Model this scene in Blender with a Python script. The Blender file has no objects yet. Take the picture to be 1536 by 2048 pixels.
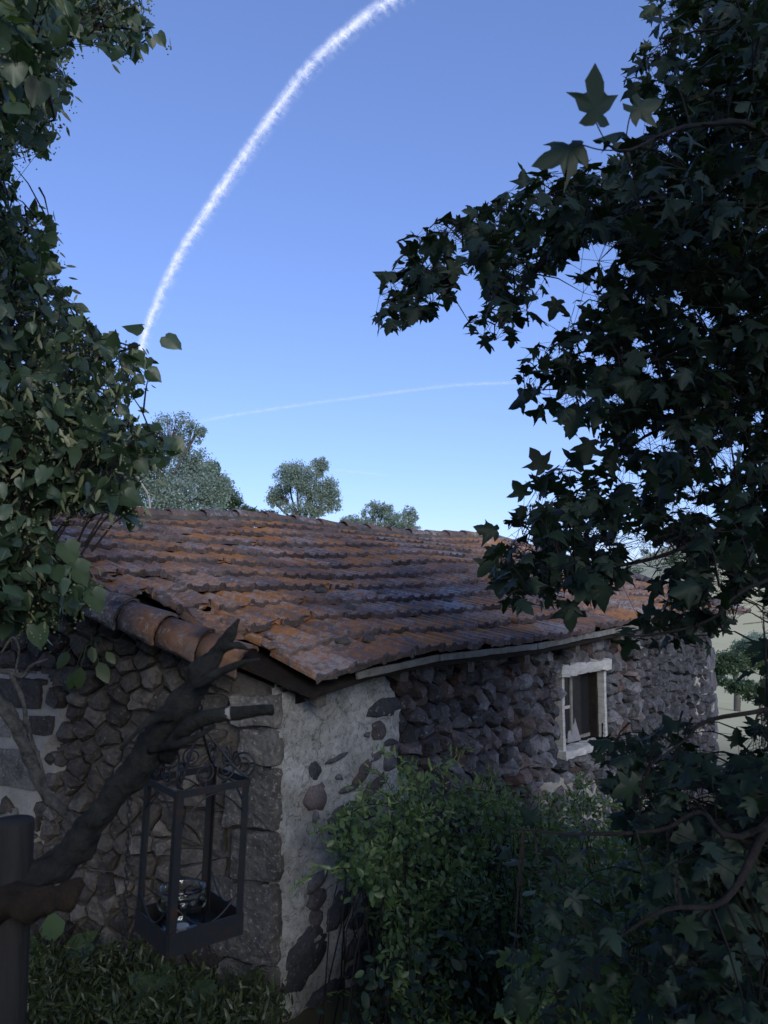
import bpy, bmesh, math, random
import numpy as np
from mathutils import Vector, Matrix, noise

random.seed(7); rng = np.random.default_rng(7)
R = math.radians
S = bpy.context.scene
COL = S.collection

# ------------------------------------------------------------------ camera
CAM = Vector((0, 0, 2.30)); PITCH = R(5.49); F = 1539.0
cd = bpy.data.cameras.new('camera'); cam = bpy.data.objects.new('camera', cd); COL.objects.link(cam)
cam.location = CAM; cam.rotation_euler = (R(90) + PITCH, 0, 0)
cd.sensor_fit = 'VERTICAL'; cd.sensor_height = 36; cd.sensor_width = 27; cd.lens = 36 * F / 2048
cd.clip_start = 0.05; cd.clip_end = 12000
cd.dof.use_dof = True; cd.dof.focus_distance = 5.5; cd.dof.aperture_fstop = 7.0
S.camera = cam

# ------------------------------------------------------------------ world, sun
SUN_AZ, SUN_EL = R(160), R(20)
W_ = bpy.data.worlds.new('World'); S.world = W_; W_.use_nodes = True
nt = W_.node_tree; nt.nodes.clear()
sky = nt.nodes.new('ShaderNodeTexSky'); sky.sky_type = 'NISHITA'; sky.sun_disc = False
sky.sun_elevation = SUN_EL; sky.sun_rotation = SUN_AZ
sky.altitude = 900; sky.air_density = 1.0; sky.dust_density = 0.6; sky.ozone_density = 4.0
bg = nt.nodes.new('ShaderNodeBackground'); bg.inputs[1].default_value = 0.15
wo = nt.nodes.new('ShaderNodeOutputWorld')
gmn = nt.nodes.new('ShaderNodeGamma'); gmn.inputs[1].default_value = 0.70      # the phone's flatter sky contrast
tnt = nt.nodes.new('ShaderNodeMix'); tnt.data_type = 'RGBA'; tnt.blend_type = 'MULTIPLY'; tnt.inputs[0].default_value = 1
tnt.clamp_result = False; tnt.inputs[7].default_value = (0.81, 0.865, 1.24, 1)
nt.links.new(sky.outputs[0], gmn.inputs[0]); nt.links.new(gmn.outputs[0], tnt.inputs[6]); nt.links.new(tnt.outputs[2], bg.inputs[0]); nt.links.new(bg.outputs[0], wo.inputs[0])
sl = bpy.data.lights.new('sun', 'SUN'); so = bpy.data.objects.new('sun', sl); COL.objects.link(so)
sl.energy = 1.5; sl.angle = R(28); sl.color = (1.0, 0.96, 0.90)
sdir = Vector((math.sin(SUN_AZ) * math.cos(SUN_EL), math.cos(SUN_AZ) * math.cos(SUN_EL), math.sin(SUN_EL)))
so.rotation_euler = sdir.to_track_quat('Z', 'Y').to_euler()
vs = S.view_settings; vs.view_transform = 'Standard'; vs.look = 'None'; vs.gamma = 1; vs.use_curve_mapping = False
vs.exposure = 0.9

# ------------------------------------------------------------------ pixel helpers (photo is 1536 x 2048)
cp, sp_ = math.cos(PITCH), math.sin(PITCH)
def ray(px, py):
    x = (px - 768) / F; y = (1024 - py) / F
    return Vector((x, cp - y * sp_, sp_ + y * cp))
def at(px, py, Y):
    r = ray(px, py); return CAM + r * (Y / r.y)
def onplane(px, py, p, n):
    r = ray(px, py); k = (Vector(p) - CAM).dot(n) / r.dot(n); return CAM + r * k
def proj(P):                       # (n,3) array -> px, py, depth
    P = np.asarray(P, float) - np.array(CAM)
    zc = P[:, 1] * cp + P[:, 2] * sp_; yc = -P[:, 1] * sp_ + P[:, 2] * cp
    zc = np.maximum(zc, 1e-3)
    return 768 + F * P[:, 0] / zc, 1024 - F * yc / zc, zc

# ------------------------------------------------------------------ object helpers
WL = {}
def wloc(o): return WL.get(o.name, Vector((0, 0, 0)))
def mk(name, me, m=None, parent=None, loc=(0, 0, 0), rot=None, kind=None, label=None, cat=None, group=None):
    o = bpy.data.objects.new(name, me); COL.objects.link(o)
    loc = Vector(loc); base = Vector((0, 0, 0))
    if parent is not None:
        o.parent = parent; base = wloc(parent)
    M = Matrix.Translation(loc - base)
    if rot is not None: M = M @ rot.to_4x4()
    o.matrix_basis = M; WL[o.name] = loc
    if me is not None and m is not None and not me.materials: me.materials.append(m)
    if kind: o['kind'] = kind
    if label: o['label'] = label
    if cat: o['category'] = cat
    if group: o['group'] = group
    return o
def empty(name, loc, label, cat, group=None):
    o = mk(name, None, None, None, loc, None, None, label, cat, group); o.empty_display_size = 0.1; return o
def mesh(name, verts, faces, smooth=False):
    me = bpy.data.meshes.new(name); me.from_pydata([tuple(v) for v in verts], [], faces); me.update()
    if smooth: me.polygons.foreach_set('use_smooth', [True] * len(me.polygons))
    return me
def npmesh(name, V, Fc, smooth=False):
    """V (n,3) Fc (m,3) numpy"""
    me = bpy.data.meshes.new(name)
    me.vertices.add(len(V)); me.vertices.foreach_set('co', np.ascontiguousarray(V, np.float32).ravel())
    me.loops.add(Fc.size); me.loops.foreach_set('vertex_index', Fc.astype(np.int32).ravel())
    me.polygons.add(len(Fc)); me.polygons.foreach_set('loop_start', np.arange(0, Fc.size, Fc.shape[1], dtype=np.int32))
    if smooth: me.polygons.foreach_set('use_smooth', np.ones(len(Fc), bool))
    me.update(calc_edges=True); me.validate(); return me
class MB:
    def __init__(s): s.v = []; s.f = []
    def add(s, v, f):
        b = len(s.v); s.v += [tuple(x) for x in v]; s.f += [tuple(i + b for i in q) for q in f]; return s
    def box(s, o, ax, ay, az):      # corner o and three edge vectors
        o, ax, ay, az = map(Vector, (o, ax, ay, az))
        c = [o, o + ax, o + ax + ay, o + ay]; c += [p + az for p in c]
        return s.add(c, [(3, 2, 1, 0), (4, 5, 6, 7), (0, 1, 5, 4), (1, 2, 6, 5), (2, 3, 7, 6), (3, 0, 4, 7)])
    def tube(s, pts, rad, n=8, wob=0.0, freq=6.0, cap=True):
        pts = [Vector(p) for p in pts]; b = len(s.v); N = len(pts)
        if not hasattr(rad, '__len__'): rad = [rad] * N
        ref = Vector((0.3, 0.2, 1)).normalized(); u = None
        for i, p in enumerate(pts):
            t = (pts[min(i + 1, N - 1)] - pts[max(i - 1, 0)])
            t = t.normalized() if t.length > 1e-9 else Vector((0, 0, 1))
            if u is None: u = t.cross(ref); u = u.normalized() if u.length > 1e-4 else Vector((1, 0, 0))
            u = (u - t * u.dot(t)).normalized(); w = t.cross(u)
            for k in range(n):
                a = 2 * math.pi * k / n; dv = u * math.cos(a) + w * math.sin(a); r = rad[i]
                if wob: r *= 1 + wob * fb((p + dv * rad[i]) * freq)
                s.v.append(tuple(p + dv * r))
        for i in range(N - 1):
            for k in range(n):
                k2 = (k + 1) % n
                s.f.append((b + i * n + k, b + i * n + k2, b + (i + 1) * n + k2, b + (i + 1) * n + k))
        if cap:
            s.f.append(tuple(b + k for k in range(n))[::-1]); s.f.append(tuple(b + (N - 1) * n + k for k in range(n)))
        return s
    def me(s, name, smooth=False): return mesh(name, s.v, s.f, smooth)
def fb(p, o=3):
    s_, a, f = 0, 1, 1
    for _ in range(o): s_ += a * noise.noise(p * f); a *= .55; f *= 2.3
    return s_
def spline(pts, n=6):
    pts = [Vector(p) for p in pts]; out = []
    P = [pts[0] * 2 - pts[1]] + pts + [pts[-1] * 2 - pts[-2]]
    for i in range(1, len(P) - 2):
        for j in range(n):
            t = j / n
            out.append(0.5 * ((2 * P[i]) + (P[i + 1] - P[i - 1]) * t + (2 * P[i - 1] - 5 * P[i] + 4 * P[i + 1] - P[i + 2]) * t * t
                              + (3 * P[i] - P[i - 1] - 3 * P[i + 1] + P[i + 2]) * t ** 3))
    out.append(pts[-1]); return out
def lerps(a, n):                    # resample a list of scalars
    return list(np.interp(np.linspace(0, 1, n), np.linspace(0, 1, len(a)), a))

# ------------------------------------------------------------------ materials
def nmat(name, rough=0.9, spec=0.3):
    m = bpy.data.materials.new(name); m.use_nodes = True; t = m.node_tree
    b = t.nodes['Principled BSDF']; b.inputs['Roughness'].default_value = rough
    b.inputs['Specular IOR Level'].default_value = spec
    return m, t, b
def N(t, ty, **kw):
    n = t.nodes.new(ty)
    for k, v in kw.items():
        if hasattr(n, k): setattr(n, k, v)
        else: n.inputs[k.replace('_', ' ')].default_value = v
    return n
def ramp(t, fac, stops):
    r = t.nodes.new('ShaderNodeValToRGB'); e = r.color_ramp.elements
    while len(e) < len(stops): e.new(0.5)
    for el, (p, c) in zip(e, stops):
        el.position = p; el.color = (*c, 1) if len(c) == 3 else c
    t.links.new(fac, r.inputs[0]); return r.outputs[0]
def mixc(t, f, a, b):
    m = t.nodes.new('ShaderNodeMix'); m.data_type = 'RGBA'
    for s_, v in ((m.inputs[0], f), (m.inputs[6], a), (m.inputs[7], b)):
        if hasattr(v, 'is_linked'): t.links.new(v, s_)
        elif isinstance(v, (int, float)): s_.default_value = v
        else: s_.default_value = (*v, 1)
    return m.outputs[2]
def nz(t, co, scale, detail=5, rough=0.6, dist=0.0):
    n = N(t, 'ShaderNodeTexNoise', Scale=scale, Detail=detail, Roughness=rough, Distortion=dist)
    t.links.new(co, n.inputs['Vector']); return n.outputs['Fac']
def bump(t, b, h, strength=0.5, dist=0.02):
    n = N(t, 'ShaderNodeBump', Strength=strength, Distance=dist); t.links.new(h, n.inputs['Height'])
    t.links.new(n.outputs[0], b.inputs['Normal'])
def mathn(t, op, a, b=0.5):
    n = t.nodes.new('ShaderNodeMath'); n.operation = op
    for i, v in enumerate((a, b)):
        if hasattr(v, 'is_linked'): t.links.new(v, n.inputs[i])
        else: n.inputs[i].default_value = v
    return n.outputs[0]
K = (0, 0, 0); W1 = (1, 1, 1)
def stone_mat(name, c1, c2, c3, lichen=None, bs=0.8, fine=55, rough=0.95):
    m, t, b = nmat(name, rough, 0.2); g = N(t, 'ShaderNodeNewGeometry'); co = g.outputs['Position']
    oi = N(t, 'ShaderNodeObjectInfo')
    base = ramp(t, oi.outputs['Random'], [(0.0, c1), (0.25, tuple(x * .55 for x in c1)), (0.5, c2), (0.7, c3), (.88, tuple(x * 1.45 for x in c2)), (1.0, c1)])
    n1 = nz(t, co, 9, 8, 0.7)
    col = mixc(t, ramp(t, n1, [(0.36, K), (0.6, W1)]), mixc(t, 0.6, base, (0.015, 0.015, 0.018)), base)
    n2 = nz(t, co, fine, 6, 0.75)
    col = mixc(t, ramp(t, n2, [(0.56, K), (0.68, (.6, .6, .6))]), col, tuple(min(.6, x * 2.6 + .02) for x in c3))
    col = mixc(t, ramp(t, n2, [(0.34, (.7, .7, .7)), (0.44, K)]), col, (.02, .02, .022))
    if lichen:
        n3 = nz(t, co, 14, 6, 0.7, 0.4)
        col = mixc(t, ramp(t, n3, [(0.62, K), (0.68, (.8, .8, .8))]), col, lichen)
    t.links.new(col, b.inputs['Base Color'])
    h = mathn(t, 'ADD', mathn(t, 'MULTIPLY', n1, 1.2), mathn(t, 'MULTIPLY', n2, 0.6))
    bump(t, b, h, bs, 0.02); return m
M = {}
M['basalt'] = stone_mat('basalt', (.085, .092, .107), (.14, .147, .168), (.115, .10, .103), (.30, .32, .34))
M['stone_brown'] = stone_mat('stone_brown', (.13, .088, .078), (.115, .095, .095), (.09, .083, .092), None, .5)
M['gable_stone'] = stone_mat('gable_stone', (.085, .077, .069), (.12, .11, .10), (.075, .068, .062), (.20, .19, .17), .9, 45)
M['quoin'] = stone_mat('quoin', (.17, .165, .155), (.145, .14, .13), (.185, .18, .17), None, 1.0, 40)
M['block'] = stone_mat('block', (.22, .215, .20), (.24, .235, .22), (.20, .195, .18), None, .7, 70)
def simple(name, c1, c2, scale=12, rough=0.9, bs=0.4, fine=60, spec=0.2, stretch=None):
    m, t, b = nmat(name, rough, spec)
    g = N(t, 'ShaderNodeNewGeometry'); co = g.outputs['Position']
    if stretch:
        mp = N(t, 'ShaderNodeMapping'); mp.inputs['Scale'].default_value = stretch; t.links.new(co, mp.inputs[0]); co = mp.outputs[0]
    n1 = nz(t, co, scale, 7, 0.7); n2 = nz(t, co, fine, 5, 0.7)
    col = mixc(t, ramp(t, n1, [(0.3, K), (0.7, W1)]), c1, c2)
    t.links.new(col, b.inputs['Base Color'])
    bump(t, b, mathn(t, 'ADD', n1, mathn(t, 'MULTIPLY', n2, .6)), bs, 0.02); return m
# lime render: pale, pitted, with dark algae streaks and hairline cracks
m, t, b = nmat('plaster', .95, .15); g = N(t, 'ShaderNodeNewGeometry'); co = g.outputs['Position']
n1 = nz(t, co, 4.5, 9, .75, .4); n2 = nz(t, co, 30, 8, .85, .6); n3 = nz(t, co, 120, 4, .8)
col = mixc(t, ramp(t, n1, [(.35, K), (.68, W1)]), (.36, .365, .34), (.80, .81, .80))
col = mixc(t, ramp(t, n2, [(.38, (.85, .85, .85)), (.5, K)]), col, (.14, .14, .13))
vo = N(t, 'ShaderNodeTexVoronoi', Scale=5.0); vo.feature = 'DISTANCE_TO_EDGE'
wv = mixc(t, .12, co, N(t, 'ShaderNodeTexNoise', Scale=7.0).outputs['Color']); t.links.new(wv, vo.inputs['Vector'])
col = mixc(t, ramp(t, vo.outputs[0], [(0.0, (.6, .6, .6)), (.012, K)]), col, (.07, .07, .07))
t.links.new(col, b.inputs['Base Color'])
bump(t, b, mathn(t, 'ADD', n2, mathn(t, 'MULTIPLY', n3, .5)), 1.0, .03); M['plaster'] = m
M['mortar_pale'] = simple('mortar_pale', (.20, .19, .175), (.33, .32, .29), 8, .95, .8)
M['mortar_dark'] = simple('mortar_dark', (.06, .054, .048), (.15, .138, .122), 12, .95, 1.0)
M['cavity'] = simple('cavity', (.02, .02, .022), (.045, .042, .045), 12, 1, .8)
M['wood_pale'] = simple('wood_pale', (.30, .30, .295), (.55, .55, .53), 9, .85, .7, 60, .2, (1, 1, 6))
M['wood_fascia'] = simple('wood_fascia', (.10, .10, .092), (.24, .24, .22), 14, .85, .6)
M['wood_dark'] = simple('wood_dark', (.010, .008, .007), (.026, .021, .018), 14, .85, .7)
M['rafter'] = simple('rafter', (.06, .055, .05), (.12, .11, .10), 14, .85, .7)
M['log'] = simple('log', (.005, .0055, .0055), (.036, .038, .034), 26, .95, 1.0, 90)
M['log_rot'] = simple('log_rot', (.010, .008, .006), (.04, .028, .018), 18, .95, 1.0, 50)
M['bark'] = simple('bark', (.014, .013, .012), (.034, .03, .027), 14, .9, 1.0, 60)
M['bark_lichen'] = simple('bark_lichen', (.02, .019, .018), (.13, .13, .12), 34, .9, 1.0, 90)
M['bark_far'] = simple('bark_far', (.06, .055, .05), (.13, .12, .105), 3, .9, .5)
M['post'] = simple('post', (.010, .010, .010), (.032, .030, .028), 6, .85, .5, 60, .2, (3, 3, .3))
m, t, b = nmat('iron', .5, .4); b.inputs['Metallic'].default_value = .5
g = N(t, 'ShaderNodeNewGeometry'); n1 = nz(t, g.outputs['Position'], 35, 6, .7)
t.links.new(ramp(t, n1, [(.5, (.022, .026, .03)), (.72, (.055, .03, .02))]), b.inputs['Base Color']); bump(t, b, n1, .3, .004); M['iron'] = m
m, t, b = nmat('glass', .03, .5); b.inputs['Transmission Weight'].default_value = 1; b.inputs['IOR'].default_value = 1.5
b.inputs['Base Color'].default_value = (.93, .97, .96, 1); M['glass'] = m
M['wax'] = simple('wax', (.45, .43, .40), (.6, .58, .54), 20, .5, .1)
m, t, b = nmat('pane', .12, .35); b.inputs['Base Color'].default_value = (.016, .017, .02, 1); M['pane'] = m
M['cloth'] = simple('cloth', (.14, .14, .15), (.22, .22, .23), 10, .95, .2)
# roof tile: fired clay with grey bloom, orange and pale crustose lichen
def tile_mat(name, orange=1.0, dk=1.0):
    m, t, b = nmat(name, .92, .2); g = N(t, 'ShaderNodeNewGeometry'); co = g.outputs['Position']
    oi = N(t, 'ShaderNodeObjectInfo')
    base = ramp(t, oi.outputs['Random'], [(0, (.27, .14, .09)), (.3, (.19, .115, .088)), (.5, (.31, .15, .088)), (.75, (.165, .108, .088)), (1, (.24, .135, .095))])
    base = mixc(t, 1 - dk, base, (.05, .045, .05))
    n0 = nz(t, co, 5, 8, .75, .3)
    col = mixc(t, ramp(t, n0, [(.42, K), (.56, (.9, .9, .9))]), base, (.13, .112, .108))
    n1 = nz(t, co, 2.1, 3, .5); n2 = nz(t, co, 16, 8, .78, .5)
    a = mathn(t, 'ADD', mathn(t, 'MULTIPLY', n1, .55), mathn(t, 'MULTIPLY', n2, .55))
    col = mixc(t, ramp(t, a, [(.52, K), (.62, (.85 * orange,) * 3)]), col, (.44, .19, .055))
    mp = N(t, 'ShaderNodeMapping'); mp.inputs['Location'].default_value = (7, 3, 5); t.links.new(co, mp.inputs[0])
    n3 = nz(t, mp.outputs[0], 24, 8, .8, .4); n4 = nz(t, mp.outputs[0], 1.7, 3, .5)
    a2 = mathn(t, 'ADD', mathn(t, 'MULTIPLY', n4, .4), mathn(t, 'MULTIPLY', n3, .65))
    col = mixc(t, ramp(t, a2, [(.53, K), (.62, (.75, .75, .75))]), col, (.36, .355, .36))
    t.links.new(col, b.inputs['Base Color'])
    bump(t, b, mathn(t, 'ADD', n2, n3), .55, .012); return m
M['tile'] = tile_mat('tile'); M['ridge'] = tile_mat('ridge', .3, .3); M['tile_lip'] = stone_mat('tile_lip', (.14, .108, .10), (.17, .14, .135), (.16, .105, .085), (.25, .25, .26), .6, 60)
def leafm(name, c1, c2, trans=0.3, tcol=None, rough=0.45, spec=.5):
    m, t, b = nmat(name, rough, spec); g = N(t, 'ShaderNodeNewGeometry'); oi = N(t, 'ShaderNodeObjectInfo')
    r = mathn(t, 'FRACT', mathn(t, 'ADD', g.outputs['Random Per Island'], oi.outputs['Random']), 0)
    n = nz(t, g.outputs['Position'], 3.0, 3, .6)
    col = mixc(t, mathn(t, 'MULTIPLY', mathn(t, 'ADD', r, n), .5), c1, c2)
    t.links.new(col, b.inputs['Base Color'])
    tr = t.nodes.new('ShaderNodeBsdfTranslucent'); tr.inputs[0].default_value = (*(tcol or (c2[0] * 1.5, c2[1] * 1.9, c2[2] * .7)), 1)
    mx = t.nodes.new('ShaderNodeMixShader'); mx.inputs[0].default_value = trans
    t.links.new(b.outputs[0], mx.inputs[1]); t.links.new(tr.outputs[0], mx.inputs[2])
    t.links.new(mx.outputs[0], t.nodes['Material Output'].inputs[0]); return m
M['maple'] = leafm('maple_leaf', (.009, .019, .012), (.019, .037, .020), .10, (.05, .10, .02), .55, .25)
M['linden'] = leafm('linden_leaf', (.024, .050, .028), (.066, .102, .052), .2)
M['bract'] = leafm('bract', (.12, .15, .08), (.26, .27, .15), .25)
M['shrub'] = leafm('shrub_leaf', (.045, .085, .034), (.098, .155, .05), .22)
M['sprout'] = leafm('sprout_leaf', (.085, .14, .045), (.16, .22, .07), .25)
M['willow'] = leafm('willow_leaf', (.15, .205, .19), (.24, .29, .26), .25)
M['green'] = leafm('green_leaf', (.03, .055, .028), (.06, .095, .045), .2)
M['weed'] = leafm('weed_leaf', (.05, .085, .03), (.085, .13, .05), .25)
M['grass'] = leafm('grass', (.028, .042, .016), (.062, .078, .03), .25)
# ground
m, t, b = nmat('ground', 1, .1); g = N(t, 'ShaderNodeNewGeometry'); co = g.outputs['Position']
n1 = nz(t, co, .02, 6, .6); n2 = nz(t, co, 1.5, 6, .7)
far = N(t, 'ShaderNodeSeparateXYZ'); t.links.new(co, far.inputs[0])
fac = mathn(t, 'SMOOTH_MIN', mathn(t, 'MAXIMUM', mathn(t, 'DIVIDE', mathn(t, 'SUBTRACT', far.outputs[1], 12), 12), 0), 1)
near = mixc(t, n2, (.06, .06, .03), (.12, .11, .07))
fld = mixc(t, ramp(t, nz(t, co, .35, 6, .7), [(.35, K), (.65, W1)]), (.70, .60, .33), (.60, .54, .29))
fld2 = mixc(t, ramp(t, n1, [(.42, K), (.5, W1)]), (.70, .60, .34), (.58, .52, .28))
t.links.new(mixc(t, fac, near, mixc(t, .5, fld, fld2)), b.inputs['Base Color']); M['ground'] = m

# ------------------------------------------------------------------ barn frame of reference
D = Vector((.682, .731, 0)).normalized()           # along the long wall, away from the camera
NW = Vector((.731, -.682, 0)).normalized()         # outward normal of the long wall
GP = -NW                                           # across the roof, towards the ridge
G = Vector((-.937, .350, 0)).normalized()          # along the gable wall, which meets the long wall at 112 degrees
NG = Vector((-G.y, G.x, 0)); NG = NG if NG.y < 0 else -NG
C0 = at(555, 1700, 4.3); C0.z = 0                  # the near corner of the walls, at the ground
E0 = C0 + NW * .30; E0.z = 1.80                    # eave origin
TR, ZR = 3.44, 2.955
SL = (ZR - E0.z) / TR
LW = 6.40
def roof_pt(s, t, h=0):
    sag = .018 * math.sin(s * 1.7 + t) + .03 * noise.noise(Vector((s * .7, t * .9, 3)))
    if s < .6: sag -= .10 * (.6 - s) * max(0, 1.2 - t) * 0.5
    up_ = (.025 + .041 * min(max(s, 0), 4.5)) * (1 - t / TR)
    return E0 + D * s + GP * t + Vector((0, 0, SL * t + sag + h + up_))

# ------------------------------------------------------------------ ground and hills
def gz(x, y):
    r = math.hypot(x, y)
    z = 0.0
    near = max(0, 1 - r / 3.0); z += .75 * min(1, near * 2.2)           # the terrace the camera stands on
    a = (Vector((x, y, 0)) - C0).dot(D)
    drop = max(0, a - 6.5)
    z -= 4.2 * (1 - math.exp(-drop / 22)) if drop else 0
    if r > 60:                                                            # far hillside
        k = min(1, (r - 60) / 420); az = math.atan2(x, y)
        top = 30 + 14 * math.sin(az * 3 + .3) + 6 * math.sin(az * 9)
        z += (k * k * (3 - 2 * k)) * top * min(1.0, max(.15, (az - .22) * 5))
    return z + .05 * noise.noise(Vector((x * .6, y * .6, 0))) * (1 if r < 60 else 20)
V = []; Fc = []
rs = [0, .6, 1.2, 1.8, 2.2, 2.6, 3, 3.5, 4, 4.6, 5.3, 6, 7, 8, 9.5, 11, 13, 15, 18, 22, 27, 33, 40, 50, 62, 78, 95, 120, 150, 190, 240, 300, 370, 450, 520, 700, 1200, 3000]
NA = 120
for r in rs:
    for a in range(NA):
        th = 2 * math.pi * a / NA; x, y = r * math.sin(th), r * math.cos(th); V.append((x, y, gz(x, y) if r < 600 else gz(x / r * 520, y / r * 520) - (r - 520) * .03))
for i in range(len(rs) - 1):
    for a in range(NA):
        b_ = (a + 1) % NA; Fc.append((i * NA + a, i * NA + b_, (i + 1) * NA + b_, (i + 1) * NA + a))
gm = mesh('ground', V, Fc, True); mk('ground', gm, M['ground'], kind='structure')

# ------------------------------------------------------------------ leaf templates
def leaf_tpl(half, cy, fold, droop, wav=0.0, seed=0):
    rr = random.Random(seed)
    pts = [(x * (1 + rr.uniform(-.08, .08)), y + rr.uniform(-.03, .03)) for x, y in half]
    out = [(0, half[0][1])] + pts[1:-1] + [(0, half[-1][1])] + [(-x * (1 + rr.uniform(-.1, .1)), y + rr.uniform(-.03, .03)) for x, y in pts[-2:0:-1]]
    v = [(0, cy, 0)] + [(x, y, 0) for x, y in out]; n = len(out)
    vv = []
    for x, y, _ in v: vv.append((x, y, -fold * abs(x) - droop * y * y + wav * math.sin(9 * x + 6 * y + seed)))
    f = [(0, 1 + i, 1 + (i + 1) % n) for i in range(n)]
    return np.array(vv), np.array(f)
MAPLE = [(0, 0), (.10, -.06), (.26, -.10), (.43, -.02), (.33, .09), (.25, .17), (.40, .24), (.54, .36), (.68, .52), (.50, .52), (.35, .52), (.23, .57), (.25, .70), (.17, .86), (0, 1.06)]
LIND = [(0, .02), (.16, -.09), (.36, -.02), (.47, .22), (.42, .48), (.26, .72), (.10, .88), (0, 1.05)]
LANC = [(0, 0), (.10, .25), (.13, .5), (.07, .8), (0, 1)]
OVAL = [(0, 0), (.24, .22), (.28, .5), (.15, .82), (0, 1)]
T_MAPLE = [leaf_tpl(MAPLE, .28, f, d, .03, i) for i, (f, d) in enumerate([(.25, .12), (.5, .3), (.05, .05), (-.2, .35), (.8, .1)])]
T_LIND = [leaf_tpl(LIND, .35, f, d, .03, i) for i, (f, d) in enumerate([(.3, .1), (.1, .25), (.6, .15), (-.15, .2)])]
T_LANC = [leaf_tpl(LANC, .5, f, d, 0, i) for i, (f, d) in enumerate([(.3, .1), (.3, .4)])]
T_OVAL = [leaf_tpl(OVAL, .5, f, d, .02, i) for i, (f, d) in enumerate([(.3, .1), (.3, .4), (.0, .2)])]
def quad_tpl(): return np.array([(0, 0, 0), (.3, .5, -.08), (0, 1, -.1), (-.3, .5, -.08)], float), np.array([(0, 1, 2), (0, 2, 3)])
T_QUAD = [quad_tpl()]
def unit(a): return a / np.maximum(np.linalg.norm(a, axis=-1, keepdims=True), 1e-9)
def frames(y, n):
    y = unit(y); z = unit(n - y * np.sum(n * y, -1, keepdims=True)); x = np.cross(y, z)
    return np.stack([x, y, z], -1)        # columns
def leaves_mesh(name, tpls, P, size, Rm):
    Vs, Fs, b = [], [], 0
    idx = rng.integers(0, len(tpls), len(P))
    for k, (tv, tf) in enumerate(tpls):
        q = idx == k
        if not q.any(): continue
        v = np.einsum('nij,kj->nki', Rm[q], tv) * size[q][:, None, None] + P[q][:, None, :]
        n = q.sum(); Vs.append(v.reshape(-1, 3))
        Fs.append((tf[None] + (np.arange(n) * len(tv))[:, None, None] + b).reshape(-1, 3)); b += n * len(tv)
    return npmesh(name, np.concatenate(Vs), np.concatenate(Fs))
def rnd(n, s=1.0): return rng.normal(0, s, (n, 3))
def inpoly(px, py, poly):
    inside = np.zeros(len(px), bool); j = len(poly) - 1
    for i in range(len(poly)):
        xi, yi = poly[i]; xj, yj = poly[j]
        c = ((yi > py) != (yj > py)) & (px < (xj - xi) * (py - yi) / ((yj - yi) or 1e-9) + xi)
        inside ^= c; j = i
    return inside
def sample_poly(poly, n):
    xs = [p[0] for p in poly]; ys = [p[1] for p in poly]; out = []
    while len(out) < n:
        x = rng.uniform(min(xs), max(xs), 4 * n); y = rng.uniform(min(ys), max(ys), 4 * n)
        q = inpoly(x, y, poly); out += list(zip(x[q], y[q]))
    return np.array(out[:n])
def clusters(poly, n, d0, d1, per=7, rad=.07, holes=0.0, hs=90):
    c = sample_poly(poly, n)
    if holes:
        k = np.array([noise.noise(Vector((x / hs, y / hs, 5))) for x, y in c]); c = c[k > -1 + holes * 1.0]
    dep = rng.uniform(d0, d1, len(c)) ** 1.0
    cen = np.array([at(x, y, dd) for (x, y), dd in zip(c, dep)])
    P = np.repeat(cen, per, 0) + rnd(len(cen) * per, rad)
    px, py, _ = proj(P); q = inpoly(px, py, poly)
    return cen, P[q], np.repeat(np.arange(len(cen)), per)[q]

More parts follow.
